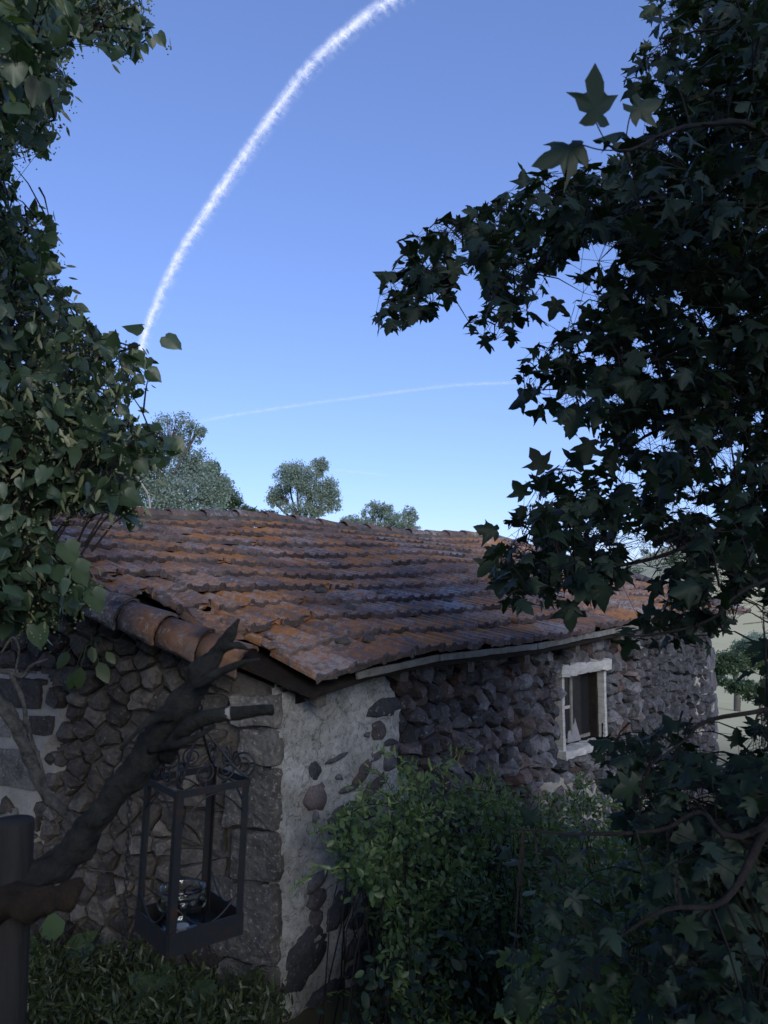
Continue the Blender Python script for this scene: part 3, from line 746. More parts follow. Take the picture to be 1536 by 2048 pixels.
# fascia lath, rafters
P0, P1 = .55, SE1 - .9
fs = [0.33, 1.05, 1.06, 2.2, 2.21, 3.6, 3.61, 5.2, 5.21, 6.3]
for a, b_ in zip(fs[::2], fs[1::2]):
    p = roof_pt(a, .045, -.075); e = roof_pt(b_, .045, -.075) - p
    mk('eave_lath', rough_box(p, e, NW * .022, (0, 0, .042), .004, .06, 'eave_lath', .003), M['wood_fascia'], barn, p)
for s_ in (.10, .78, 1.46, 2.15, 2.9, 3.7, 4.6, 5.5, 6.2):
    p = roof_pt(s_, .10, -.20); mk('rafter', rough_box(p, D * .07, roof_pt(s_, 3.2, -.24) - p, (0, 0, .085), .003, .3, 'rafter', .004), M['rafter'], barn, p)
p = roof_pt(.18, .16, -.17)
cv = [roof_pt(.10, .06, -.11), roof_pt(.10, .75, -.11), roof_pt(.10, .50, -.30), roof_pt(.10, .28, -.27)]
mk('verge_board', mesh('verge_board', cv + [v + D * .03 for v in cv], [(0, 1, 2, 3), (7, 6, 5, 4)] + [(i, i + 4, (i + 1) % 4 + 4, (i + 1) % 4) for i in range(4)]), M['wood_dark'], barn)

# ------------------------------------------------------------------ trees
def tree_parts(root, trunk_pts, trunk_rad, limbs, bark, smooth=True):
    if trunk_pts: mk('trunk', MB().tube(spline(trunk_pts), lerps(trunk_rad, (len(trunk_pts) - 1) * 6 + 1), 10, .25, 3).me('trunk', True), bark, root)
    for pts, rad in limbs:
        mk('branch', MB().tube(spline(pts, 5), lerps(rad, (len(pts) - 1) * 5 + 1), 7, .2, 14).me('branch', True), bark, root)
def leaf_parts(root, tpls, mat, P, size, Rm, nind, mass='foliage', lname='leaf'):
    px, py, dz = proj(P); vis = (px > -10) & (px < 1546) & (py > -10) & (py < 2058)
    score = size / dz * vis; o = np.argsort(-score); big, rest_ = o[:nind], o[nind:]
    tms = []
    for k, (tv, tf) in enumerate(tpls):
        me = npmesh(lname, tv, tf); me.materials.append(mat); tms.append(me)
    for i in big:
        mt = Matrix(Rm[i].tolist()) * float(size[i]); mk(lname, random.choice(tms), None, root, P[i], mt)
    if len(rest_): mk(mass, leaves_mesh(mass, tpls, P[rest_], size[rest_], Rm[rest_]), mat, root, kind='stuff')

# --- maple at the right
TX = at(1900, 1172, 3.1); TX.z = 0
maple = empty('maple_tree', TX, 'dark broad maple tree with pointed lobed leaves leaning in over the barn', 'tree')
PA1 = [(1536, -60), (1330, -60), (1315, 5), (1288, 54), (1299, 92), (1255, 125), (1244, 163), (1290, 185), (1320, 235), (1250, 300), (1168, 330), (1120, 345), (1048, 345), (988, 400), (950, 425), (863, 445), (830, 468), (795, 525), (745, 600), (748, 640), (820, 645), (863, 625), (915, 600), (905, 555), (965, 530), (965, 590), (930, 642), (956, 690), (1005, 690), (1043, 660), (1070, 615), (1100, 533), (1135, 517), (1168, 479), (1222, 485), (1180, 540), (1146, 560), (1146, 626), (1070, 690), (1050, 700), (1035, 770), (1055, 812), (1119, 828), (1132, 861), (1190, 873), (1206, 919), (1170, 945), (1144, 925), (1074, 940), (1045, 970), (1040, 1014), (1005, 1045), (980, 1080), (985, 1113), (975, 1175), (1020, 1200), (1070, 1208), (1132, 1215), (1142, 1235), (1165, 1212), (1190, 1190), (1215, 1185), (1223, 1150), (1273, 1130), (1300, 1160), (1335, 1180), (1310, 1215), (1240, 1245), (1190, 1262), (1205, 1290), (1250, 1325), (1310, 1290), (1400, 1300), (1450, 1260), (1536, 1190), (1700, 1190), (1700, -60)]
PA_low = [(1700, 1190), (1536, 1190), (1500, 1260), (1530, 1400), (1500, 1450), (1440, 1520), (1380, 1500), (1400, 1440), (1330, 1450), (1220, 1470), (1190, 1500), (1250, 1600), (1240, 1660), (1350, 1720), (1300, 1850), (1350, 2048), (1360, 2100), (1700, 2100)]
PA_twig = [(980, 1660), (1080, 1610), (1200, 1640), (1300, 1600), (1380, 1560), (1500, 1600), (1536, 1900), (1420, 2048), (1000, 2060), (1010, 1850), (1100, 1780), (1000, 1760)]
allP, allN, allD, allS, tw = [], [], [], [], []
def add_maple(poly, n, d0, d1, per, rad, s0_, s1_, holes=0, nup=.9):
    cen, P, ci = clusters(poly, n, d0, d1, per, rad, holes)
    m_ = len(P); out = P - cen[ci]
    dirv = unit(out) * .8 + rnd(m_, .35) + np.array([-.25, -.1, -.45])
    nr = np.array([0, -.2, nup]) + rnd(m_, .5 if d1 > 3.5 else .36)
    allP.append(P); allD.append(dirv); allN.append(nr); allS.append(s0_ * .75 + (s1_ - s0_ * .75) * rng.random(m_) ** 1.1); tw.append((cen, P, ci))
add_maple(PA1, 680, 2.5, 4.3, 9, .085, .055, .092)
core_poly = [(1400, -60), (1350, 300), (1210, 420), (1250, 560), (1170, 700), (1230, 850), (1180, 980), (1090, 1060), (1060, 1150), (1180, 1160), (1300, 1110), (1440, 1160), (1700, 1180), (1700, -60)]
add_maple(core_poly, 260, 2.6, 4.4, 9, .09, .055, .09)
add_maple([(1360, -60), (1330, 150), (1400, 260), (1210, 330), (1150, 400), (1250, 470), (1400, 420), (1700, 500), (1700, -60)], 18, 1.8, 2.4, 6, .06, .05, .07)
add_maple([(1420, 780), (1350, 900), (1400, 1050), (1330, 1130), (1400, 1200), (1700, 1250), (1700, 700)], 14, 1.8, 2.4, 6, .06, .05, .07)
add_maple(PA_low, 300, 1.9, 3.6, 8, .08, .05, .075)
add_maple([(1460, 1180), (1480, 1290), (1536, 1440), (1400, 1560), (1330, 1700), (1280, 1800), (1330, 2100), (1700, 2100), (1700, 1180)], 45, 1.6, 2.3, 6, .06, .045, .07, .9)
add_maple(PA_twig, 55, 1.7, 2.6, 6, .09, .04, .065, .9)
n_ = 230; c_ = np.stack([rng.uniform(1.2, 3.5, n_), rng.uniform(-1.3, .1, n_), rng.uniform(3.5, 6.2, n_)], -1)  # extra crown added out of view behind the camera to shade the maple
P = np.repeat(c_, 7, 0) + rnd(len(c_) * 7, .10); px, py, dz = proj(P); P = P[(py < -60) | (P[:, 1] < 0)]
allP.append(P); allD.append(rnd(len(P)) + np.array([0, 0, -.4])); allN.append(np.array([0, -.6, .8]) + rnd(len(P), .5)); allS.append(rng.uniform(.07, .11, len(P)))
# four big leaves standing out against the sky
for x, y, Y, s_, dv, nr in [(1192, 245, 1.45, .10, (-.1, -.5, 1.1), (.5, -1, .2)), (1165, 290, 1.5, .10, (-1, -.1, -.25), (.1, -1, .35)), (1262, 225, 1.55, .07, (.8, -.1, .35), (.1, -1, .2)), (1240, 262, 1.6, .06, (-1, 0, -.2), (0, -.4, 1)),
                            (1050, 372, 2.9, .075, (0, 0, 1), (.1, -1, .3)), (790, 545, 2.9, .085, (-1, 0, .15), (0, -1, .5)), (1115, 600, 2.8, .075, (-.4, 0, -1), (0, -1, .2)), (1090, 940, 2.9, .10, (-.5, 0, .8), (.2, -1, .1)), (1150, 935, 2.9, .10, (.4, 0, .9), (-.2, -1, .2)),
                            (995, 1060, 2.8, .085, (-1, 0, .2), (0, -1, .4)), (985, 1120, 2.8, .08, (-.6, 0, -.7), (.2, -1, .1)), (1140, 1205, 2.7, .10, (.05, 0, -1), (.1, -1, .2)), (1205, 1165, 2.6, .10, (.2, 0, -1), (.2, -1, .2)), (1180, 880, 2.8, .09, (-.2, 0, -1), (0, -1, .1)),
                            (1395, 1170, 2.2, .08, (-.7, 0, -.2), (.1, -1, .5))]:
    allP.append(np.array([at(x, y, Y)])); allD.append(np.array([dv], float)); allN.append(np.array([nr], float)); allS.append(np.array([s_]))
P = np.concatenate(allP); Sz = np.concatenate(allS); Rm = frames(np.concatenate(allD), np.concatenate(allN))
HOLE = [(1205, 505, 30, 16), (1285, 865, 12, 9), (1285, 890, 14, 7), (1318, 886, 12, 8), (1347, 894, 9, 7), (1252, 952, 18, 8), (1268, 966, 18, 9), (1442, 919, 16, 12), (1471, 898, 16, 7), (1343, 1018, 12, 8), (1380, 1014, 14, 6), (1417, 1022, 10, 8),
        (1252, 1076, 16, 10), (1281, 1093, 18, 12), (1198, 1097, 10, 6), (1290, 1134, 34, 20), (1335, 1108, 22, 16), (1388, 972, 8, 6), (1053, 1093, 9, 7), (1016, 1076, 16, 9), (1206, 724, 12, 6), (1173, 712, 9, 8), (1395, 640, 6, 6), (1440, 1150, 8, 10), (1430, 1190, 6, 12),
        (1452, 1400, 34, 48), (1500, 1235, 26, 34), (1470, 1290, 24, 14), (1400, 1590, 30, 12), (1345, 1360, 60, 60), (1270, 1390, 60, 70), (1425, 1335, 20, 20), (1500, 1420, 24, 10), (1340, 60, 8, 6), (1330, 300, 8, 6), (1355, 590, 7, 5), (1270, 690, 8, 6), (1300, 740, 7, 6), (1240, 800, 9, 7), (1130, 650, 8, 8), (1180, 600, 16, 8), (1250, 545, 16, 8)]
mid = P + Rm[:, :, 1] * Sz[:, None] * .5; hx, hy, hd = proj(mid); lr = Sz / hd * F * .40; keep = np.ones(len(P), bool)
for x, y, a, b_ in HOLE: keep &= ((hx - x) / (a + lr)) ** 2 + ((hy - y) / (b_ + lr)) ** 2 > 1
P, Sz, Rm = P[keep], Sz[keep], Rm[keep]
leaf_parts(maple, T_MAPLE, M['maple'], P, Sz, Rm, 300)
A = at
BR = [[A(1800, 900, 3.1), A(1640, 560, 3.1), A(1536, 640, 3.1), A(1330, 700, 3.2), A(1180, 770, 3.3), A(1080, 780, 3.3)],
      [A(1800, 900, 3.1), A(1640, 480, 3.2), A(1400, 360, 3.2), A(1140, 440, 3.1), A(1000, 500, 3.1), A(850, 560, 3.0)],
      [A(1850, 1000, 3.1), A(1560, 760, 3.2), A(1400, 830, 3.1), A(1290, 873, 3.1), A(1170, 970, 3.0), A(1060, 1050, 2.9)],
      [A(1850, 1000, 3.0), A(1500, 1040, 2.8), A(1330, 1110, 2.7), A(1150, 1150, 2.7), A(1060, 1190, 2.7)],
      [A(1850, 1100, 3.0), A(1536, 1160, 2.4), A(1420, 1240, 2.3), A(1300, 1270, 2.3), A(1220, 1270, 2.3)],
      [A(1850, 1300, 3.0), A(1600, 1400, 2.0), A(1420, 1440, 1.9), A(1370, 1480, 1.9), A(1300, 1530, 1.9)],
      [A(1850, 1400, 3.0), A(1536, 1650, 1.8), A(1400, 1625, 1.8), A(1320, 1660, 1.8), A(1160, 1668, 1.8), A(1010, 1655, 1.8)],
      [A(1800, 700, 3.1), A(1560, 300, 2.6), A(1400, 250, 2.2), A(1260, 300, 1.9), A(1215, 290, 1.6)],
      [A(1800, 600, 3.1), A(1600, 100, 3.0), A(1420, 60, 3.0), A(1320, 90, 3.0)],
      [A(1400, 830, 3.1), A(1300, 760, 3.2), A(1200, 700, 3.2), A(1100, 730, 3.2)], [A(1140, 440, 3.1), A(1090, 520, 3.1), A(1030, 590, 3.0), A(990, 650, 3.0)],
      [A(1536, 1650, 1.8), A(1450, 1800, 1.7), A(1330, 1820, 1.6), A(1200, 1900, 1.6)]]
for b in BR:
    if b[0].x > 1.9: b.insert(0, Vector((TX.x, TX.y, b[0].z - .2)))
tree_parts(maple, [TX - Vector((0, 0, 4)), TX + Vector((-.03, .05, 1)), TX + Vector((.05, 0, 2.2)), TX + Vector((.0, 0, 3.4)), TX + Vector((.25, -.4, 6))], [.16, .12, .11, .08, .03],
           [(b, [.020, .014, .009, .005, .0025] if 3 < len(b) and k_ not in (4, 5, 6, 11) else [.011, .008, .0055, .004, .002]) for k_, b in enumerate(BR)], M['bark'])
twm = MB()
allbr = np.array([tuple(p) for b in BR for p in spline(b, 8)])
for cen, P_, ci in tw:
    for j, c in enumerate(cen):
        k = np.argmin(((allbr - c) ** 2).sum(1)); q = Vector(allbr[k]); c = Vector(c)
        if (q - c).length > .25: q = c + (q - c).normalized() * .14 + Vector((.05, 0, -.04))
        twm.tube([q, (q + c) / 2 + Vector((0, 0, .02)), c], [.004, .003, .0015], 3, cap=False)
    for i in range(len(P_)): twm.tube([Vector(cen[ci[i]]), Vector(P_[i])], [.0012, .0009], 3, cap=False)
for q in ([A(1215, 290, 1.6), A(1200, 262, 1.52), A(1192, 245, 1.45)], [A(1260, 300, 1.9), A(1205, 300, 1.6), A(1165, 290, 1.5)], [A(1250, 290, 1.8), A(1256, 250, 1.6), A(1262, 225, 1.55)]): twm.tube(spline(q, 4), .0014, 4, cap=False)
mk('twigs', twm.me('twigs'), M['bark'], maple, kind='stuff')

# --- linden at the left
LX = at(-420, 1172, 3.2); LX.z = 0
linden = empty('linden_tree', LX, 'linden tree hanging heart shaped leaves and pale seed clusters over the roof end', 'tree')
L1 = [(-200, -60), (290, -60), (283, 0), (299, 28), (318, 73), (316, 92), (290, 100), (255, 105), (215, 98), (200, 72), (160, 76), (135, 100), (117, 125), (150, 170), (150, 190), (120, 212), (100, 225), (108, 264), (98, 290), (98, 308), (80, 318), (50, 303), (20, 330), (15, 345), (32, 375), (25, 392), (0, 395), (0, 420), (70, 412), (95, 420), (116, 445), (110, 465), (80, 475), (100, 495), (124, 525), (110, 550), (145, 580), (150, 606), (165, 635), (200, 668), (225, 690), (250, 680), (300, 690), (325, 700), (305, 720), (295, 764), (280, 785), (262, 795), (235, 815), (225, 834), (-200, 840)]
L2 = [(-200, 700), (100, 800), (264, 840), (330, 866), (348, 884), (320, 925), (318, 940), (258, 930), (264, 981), (280, 1030), (262, 1045), (234, 1030), (217, 1000), (182, 1008), (94, 1010), (84, 1045), (110, 1085), (130, 1101), (150, 1132), (165, 1155), (182, 1178), (190, 1193), (185, 1203), (160, 1212), (117, 1222), (86, 1250), (58, 1255), (17, 1250), (0, 1232), (-200, 1230)]
aP, aD, aN, aS, tw2 = [], [], [], [], []; bP = []
def add_lin(poly, n, d0, d1, per, rad, s0_, s1_, holes=0):
    cen, P, ci = clusters(poly, n, d0, d1, per, rad, holes); m_ = len(P)
    aP.append(P); aD.append(np.array([.3, -.1, -.55]) + rnd(m_, .6)); aN.append(np.array([.1, -.4, .7]) + rnd(m_, .7)); aS.append(rng.uniform(s0_, s1_, m_)); tw2.append((cen, P, ci))
    k = rng.random(m_) < .75; bP.append(P[k] + rnd(k.sum(), .03))
add_lin(L1, 570, 2.3, 3.8, 9, .075, .034, .058)
add_lin([(-200, -60), (130, -60), (110, 60), (90, 180), (-200, 300)], 60, 1.7, 2.2, 6, .06, .045, .07)
add_lin([(-200, 430), (60, 470), (90, 600), (-200, 700)], 160, 2.4, 3.6, 9, .075, .034, .055)
add_lin(L2, 620, 2.2, 3.4, 9, .07, .034, .058)
add_lin([(-200, 1000), (70, 1060), (160, 1170), (150, 1200), (-200, 1220)], 120, 2.1, 2.8, 7, .06, .038, .056)
n_ = 330; c_ = np.stack([rng.uniform(-3.2, -.3, n_), rng.uniform(1.2, 4.2, n_), rng.uniform(3.3, 6.0, n_)], -1)  # hidden leaf clusters added above the frame to keep the gable dark
px, py, dz = proj(c_); c_ = c_[(py < -70)]
P = np.repeat(c_, 7, 0) + rnd(len(c_) * 7, .09); px, py, dz = proj(P); P = P[py < -60]
aP.append(P); aD.append(rnd(len(P)) + np.array([0, 0, -.8])); aN.append(np.array([0, -.3, 1]) + rnd(len(P), .4)); aS.append(rng.uniform(.06, .1, len(P)))
n_ = 150; c_ = np.stack([rng.uniform(-2.6, .25, n_), rng.uniform(-1.6, 1.0, n_), rng.uniform(2.9, 4.6, n_)], -1)  # unseen leaves added around the camera to block sun from the gable
P = np.repeat(c_, 7, 0) + rnd(len(c_) * 7, .09); px, py, dz = proj(P); P = P[((py < -60) | (P[:, 1] < 0)) & (np.linalg.norm(P - np.array(CAM), axis=1) > .6)]
aP.append(P); aD.append(rnd(len(P)) + np.array([0, 0, -.8])); aN.append(np.array([0, -.3, 1]) + rnd(len(P), .6)); aS.append(rng.uniform(.06, .1, len(P)))
# unseen crown added past the left edge and overhead to shade the gable
n_ = 420; c_ = np.stack([rng.uniform(-6, -1.6, n_), rng.uniform(-.5, 4.5, n_), rng.uniform(2.6, 6.5, n_)], -1)
px, py, dz = proj(c_); c_ = c_[((px < -80) | (py < -60) | (c_[:, 1] < .1)) & (np.linalg.norm(c_ - np.array(CAM), axis=1) > 1.0)]
P = np.repeat(c_, 7, 0) + rnd(len(c_) * 7, .10); px, py, dz = proj(P); P = P[(py < -60) | (px < -60) | (P[:, 1] < 0)]
aP.append(P); aD.append(rnd(len(P)) + np.array([0, 0, -.8])); aN.append(np.array([0, -.3, 1]) + rnd(len(P), .4)); aS.append(rng.uniform(.06, .1, len(P)))
for x, y, Y, s_, dv, nr in [(285, 650, 2.7, .075, (-1, 0, .05), (0, -.8, .6)), (215, 668, 2.7, .07, (.5, 0, -.8), (0, -1, .2)), (330, 672, 2.7, .075, (.8, 0, -.6), (.1, -1, .5)), (268, 705, 2.7, .07, (.5, 0, -.7), (.1, -1, .3)), (345, 878, 2.6, .06, (.5, 0, -.6), (0, -1, .1)),
                            (130, 1085, 2.2, .075, (.3, 0, -.8), (0, -1, .1)), (150, 1125, 2.2, .075, (.4, 0, -.9), (0, -1, .1)), (185, 1180, 2.2, .07, (.3, 0, -.9), (.1, -1, 0)), (75, 1250, 2.2, .07, (.1, 0, -1), (.1, -1, .3))]:
    aP.append(np.array([at(x, y, Y)])); aD.append(np.array([dv], float)); aN.append(np.array([nr], float)); aS.append(np.array([s_]))
P = np.concatenate(aP); leaf_parts(linden, T_LIND, M['linden'], P, np.concatenate(aS), frames(np.concatenate(aD), np.concatenate(aN)), 300)
B_ = np.concatenate(bP); n_ = len(B_)
mk('bracts', leaves_mesh('bracts', T_LANC, B_, rng.uniform(.028, .05, n_), frames(np.array([.1, -.1, -.8]) + rnd(n_, .5), np.array([0, -1, .2]) + rnd(n_, .8))), M['bract'], linden, kind='stuff')
sd = B_[rng.random(n_) < .5]; sd = np.repeat(sd, 5, 0) + rnd(len(sd) * 5, .013) - np.array([0, 0, .05])
OCT = np.array([(1, 0, 0), (-1, 0, 0), (0, 1, 0), (0, -1, 0), (0, 0, 1), (0, 0, -1)], float); OF = np.array([(0, 2, 4), (2, 1, 4), (1, 3, 4), (3, 0, 4), (2, 0, 5), (1, 2, 5), (3, 1, 5), (0, 3, 5)])
mk('seeds', leaves_mesh('seeds', [(OCT, OF)], sd, rng.uniform(.003, .0055, len(sd)), np.repeat(np.eye(3)[None], len(sd), 0)), M['bract'], linden, kind='stuff')
BL_ = [[A(-400, 500, 3.1), A(-100, 300, 3), A(40, 150, 2.9), A(160, 60, 2.9), A(290, 60, 2.9)], [A(-400, 500, 3.1), A(-80, 560, 3), A(30, 480, 2.9), A(90, 430, 2.9)], [A(-400, 700, 3.1), A(-80, 760, 2.9), A(60, 745, 2.8), A(150, 745, 2.8), A(185, 722, 2.8), A(280, 690, 2.7)],
       [A(-400, 800, 3.1), A(-60, 800, 2.9), A(60, 812, 2.8), A(120, 850, 2.8), A(160, 872, 2.8), A(330, 880, 2.7)], [A(-400, 900, 3.0), A(-60, 1000, 2.6), A(60, 1080, 2.4), A(150, 1150, 2.3)], [A(-60, 800, 2.9), A(10, 880, 2.8), A(30, 960, 2.8), A(20, 1060, 2.7)], [A(-60, 820, 2.9), A(20, 880, 2.8), A(36, 1000, 2.8)],
       [A(-400, 300, 3.1), A(-60, 100, 2.6), A(60, 120, 2.4), A(110, 240, 2.4)]]
tree_parts(linden, [LX - Vector((0, 0, .6)), LX + Vector((.05, 0, 1.3)), LX + Vector((-.03, 0, 2.6)), LX + Vector((0, -.2, 4)), LX + Vector((.1, -.5, 6))], [.22, .17, .14, .10, .03], [(b, [.03, .018, .010, .006, .003]) for b in BL_], M['bark'])
allbr = np.array([tuple(p) for b in BL_ for p in spline(b, 8)]); twm = MB()
for cen, P_, ci in tw2:
    for c in cen:
        k = np.argmin(((allbr - c) ** 2).sum(1)); q = Vector(allbr[k]); c = Vector(c)
        if (q - c).length > .25: q = c + (q - c).normalized() * .14 + Vector((-.04, 0, -.03))
        twm.tube([q, (q + c) / 2 + Vector((0, 0, .02)), c], [.004, .003, .0015], 3, cap=False)
for cen, P_, ci in tw2:
    for i in range(len(P_)): twm.tube([Vector(cen[ci[i]]), Vector(P_[i])], [.0013, .0009], 3, cap=False)
mk('twigs', twm.me('twigs'), M['bark'], linden, kind='stuff')

# --- trees beyond the barn
def far_tree(name, label, cat, mat, Y, base, blobs, nleaf, lsz, fork=.35, trunk_r=.14, clump=.27, tpl=None, group=None, branches=True):
    """blobs: (px, py, rx, ry, weight); base: px of the trunk foot"""
    b0 = at(base[0], base[1], Y); ground = gz(b0.x, b0.y); foot = Vector((b0.x, b0.y, ground))
    root = empty(name, foot, label, cat, group); sc = Y / F
    fk = foot.lerp(at(base[0], base[1], Y), 1.0) if base[1] else foot
    limbs = []; Ps = []
    for x, y, rx, ry, w in blobs:
        c = at(x, y, Y + random.uniform(-.12, .12) * rx * sc * 6); ex, ey = rx * sc, ry * sc
        n = int(nleaf * w); ncl = max(6, n // 35)
        u = unit(rnd(ncl)) * (rng.random(ncl) ** .45)[:, None]
        cc = np.array(c) + u * np.array([ex, ex * .9, ey]) * .92
        P = np.repeat(cc, 35, 0) + rnd(ncl * 35) * np.array([ex, ex, ey]) * clump * .42
        Ps.append(P)
        if branches:
            m_ = fk.lerp(c, .5) + Vector((random.uniform(-.2, .2), 0, random.uniform(-.1, .3)))
            limbs.append(([fk, m_, c, c + Vector((random.uniform(-.3, .3) * ex, 0, ey * .8))], [trunk_r * .4, trunk_r * .22, trunk_r * .09, .01]))
            for q in cc[:10]:
                q = Vector(q); limbs.append(([m_.lerp(c, random.uniform(.2, .9)), (c + q) / 2 + Vector((0, 0, .1 * ey)), q], [trunk_r * .14, trunk_r * .08, .008]))
    P = np.concatenate(Ps); n = len(P)
    tp = [foot - Vector((0, 0, .5)), foot.lerp(fk, .5) + Vector((.05, 0, 0)), fk]
    mb = MB().tube(spline(tp), lerps([trunk_r * 1.3, trunk_r, trunk_r * .8], 13), 9, .2, 3); mk('trunk', mb.me('trunk', True), M['bark_far'], root)
    lm = MB()
    for pts, rad in limbs[:]: lm.tube(spline(pts, 4), lerps(rad, (len(pts) - 1) * 4 + 1), 5, .1, 3)
    if lm.v: mk('branches', lm.me('branches', True), M['bark_far'], root)
    mk('crown', leaves_mesh('crown', tpl or T_QUAD, P, rng.uniform(.6, 1.3, n) * lsz, frames(rnd(n) + np.array([0, 0, -.2]), rnd(n, .8) + np.array([0, -.3, .7]))), M[mat], root)
    return root
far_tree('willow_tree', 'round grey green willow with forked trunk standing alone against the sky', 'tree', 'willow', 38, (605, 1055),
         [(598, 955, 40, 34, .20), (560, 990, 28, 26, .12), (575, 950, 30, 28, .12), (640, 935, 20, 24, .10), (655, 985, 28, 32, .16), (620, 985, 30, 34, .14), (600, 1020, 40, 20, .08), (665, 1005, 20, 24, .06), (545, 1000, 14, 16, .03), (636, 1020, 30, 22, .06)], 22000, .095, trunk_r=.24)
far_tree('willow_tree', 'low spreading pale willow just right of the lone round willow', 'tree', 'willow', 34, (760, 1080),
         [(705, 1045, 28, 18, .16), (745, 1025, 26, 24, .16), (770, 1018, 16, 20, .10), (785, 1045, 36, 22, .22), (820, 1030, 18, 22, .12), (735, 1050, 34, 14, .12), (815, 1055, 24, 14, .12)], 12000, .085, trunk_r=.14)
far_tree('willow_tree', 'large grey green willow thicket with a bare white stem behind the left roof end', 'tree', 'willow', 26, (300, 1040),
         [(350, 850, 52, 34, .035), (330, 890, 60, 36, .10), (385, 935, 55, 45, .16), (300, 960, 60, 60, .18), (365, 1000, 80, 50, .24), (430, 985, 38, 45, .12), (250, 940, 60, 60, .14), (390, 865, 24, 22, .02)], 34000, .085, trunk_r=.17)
far_tree('broadleaf_tree', 'dark green bushy tree between the willow thicket and the lone willow', 'tree', 'green', 36, (480, 1060),
         [(460, 1005, 28, 30, .3), (490, 1030, 30, 20, .3), (440, 975, 24, 28, .25), (425, 940, 16, 22, .15)], 14000, .09, trunk_r=.15)
far_tree('broadleaf_tree', 'low dark green bush at the left foot of the lone willow', 'tree', 'green', 44, (535, 1060), [(535, 1035, 30, 16, .5), (510, 1028, 20, 14, .25), (560, 1045, 24, 12, .25)], 7000, .09, trunk_r=.1)
far_tree('broadleaf_tree', 'tall dark tree behind the hanging linden leaves at far left', 'tree', 'green', 30, (100, 1060), [(60, 960, 90, 70, .4), (180, 960, 80, 70, .35), (120, 890, 60, 50, .15), (230, 900, 50, 40, .1)], 30000, .10, trunk_r=.2)
far_tree('broadleaf_tree', 'tiny treetop showing over the ridge toward its right end', 'tree', 'green', 90, (890, 1085), [(885, 1072, 22, 8, .5), (920, 1078, 18, 6, .3), (955, 1082, 16, 5, .2)], 2500, .16, trunk_r=.1, branches=False)
root = empty('dead_stem', at(270, 1040, 24), 'bare pale dead stem standing before the willow thicket', 'dead tree')
mk('trunk', MB().tube(spline([at(300, 1150, 24), at(300, 1010, 24), at(285, 970, 24), at(262, 935, 24), at(252, 915, 24)]), lerps([.05, .035, .03, .02], 25), 6, .2, 4).me('trunk', True), M['mortar_pale'], root)
# right: trees down in the valley, seen through the maple
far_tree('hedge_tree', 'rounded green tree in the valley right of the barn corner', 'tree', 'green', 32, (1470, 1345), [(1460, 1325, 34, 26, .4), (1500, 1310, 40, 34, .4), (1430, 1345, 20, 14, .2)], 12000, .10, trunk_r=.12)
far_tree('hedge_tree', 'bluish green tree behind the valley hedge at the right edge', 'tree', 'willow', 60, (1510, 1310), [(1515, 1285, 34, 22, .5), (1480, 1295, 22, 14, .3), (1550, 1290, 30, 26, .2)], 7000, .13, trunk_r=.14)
far_tree('hedge_tree', 'dark green hedge clump beside the dry field path', 'bush', 'green', 20, (1520, 1400), [(1480, 1372, 30, 16, .3), (1520, 1385, 40, 22, .4), (1440, 1362, 22, 10, .3)], 7000, .07, trunk_r=.05, branches=False)
HT = [a + ' tree on the far sunlit hillside, ' + b for a, b in zip(['small round', 'broad low', 'tall narrow', 'ragged wide'] * 4, ['straight above the roof end', 'seen through the lowest sky gap', 'on the crest above the right verge', 'just left of the wall corner line',
      'high above the barn wall corner', 'right of the barn corner on the crest', 'far up beside the frame edge', 'second from the right on the crest', 'last on the crest at the frame edge', 'lowest field above the roof end', 'middle field above the eave', 'lowest field over the valley hedge', 'nearest of all, right of the wall end', 'half way up over the wall end', 'nearest the right frame edge, low down', 'half way up near the right frame edge'])]
for k in range(16):                                   # hedges and copses on the far hillside
    x = [1180, 1230, 1290, 1340, 1390, 1420, 1460, 1500, 1530, 1260, 1350, 1440, 1410, 1380, 1510, 1475][k]; Yd = [420, 430, 440, 430, 450, 440, 430, 420, 440, 250, 230, 200, 160, 300, 150, 260][k]
    p = at(x, 1172, Yd); zz_ = gz(p.x, p.y) + 2.2; p.z = zz_; pr_ = proj(np.array([tuple(p)])); rx = 2600 / Yd * random.uniform(1, 2.2)
    far_tree('hillside_tree', HT[k], 'tree', 'green', Yd, (x, pr_[1][0] + 5),
             [(x, pr_[1][0], rx * (2 if k % 4 in (1, 3) else 1), 3200 / Yd, 1)], 900, .55, trunk_r=.2, branches=False, group='trees on the far hillside')
# unseen hedge, added behind the camera to shade the foot of the barn
nw = 7000; P = np.stack([rng.uniform(-5, 5, nw), rng.uniform(-2.3, -1.5, nw), rng.uniform(.6, 3.5, nw) + 0.0], -1); P[:, 2] += .12 * np.sin(P[:, 0] * 4)
mk('hedge', leaves_mesh('hedge', T_OVAL, P, rng.uniform(.09, .16, nw), frames(rnd(nw), rnd(nw))), M['green'], None, kind='stuff')
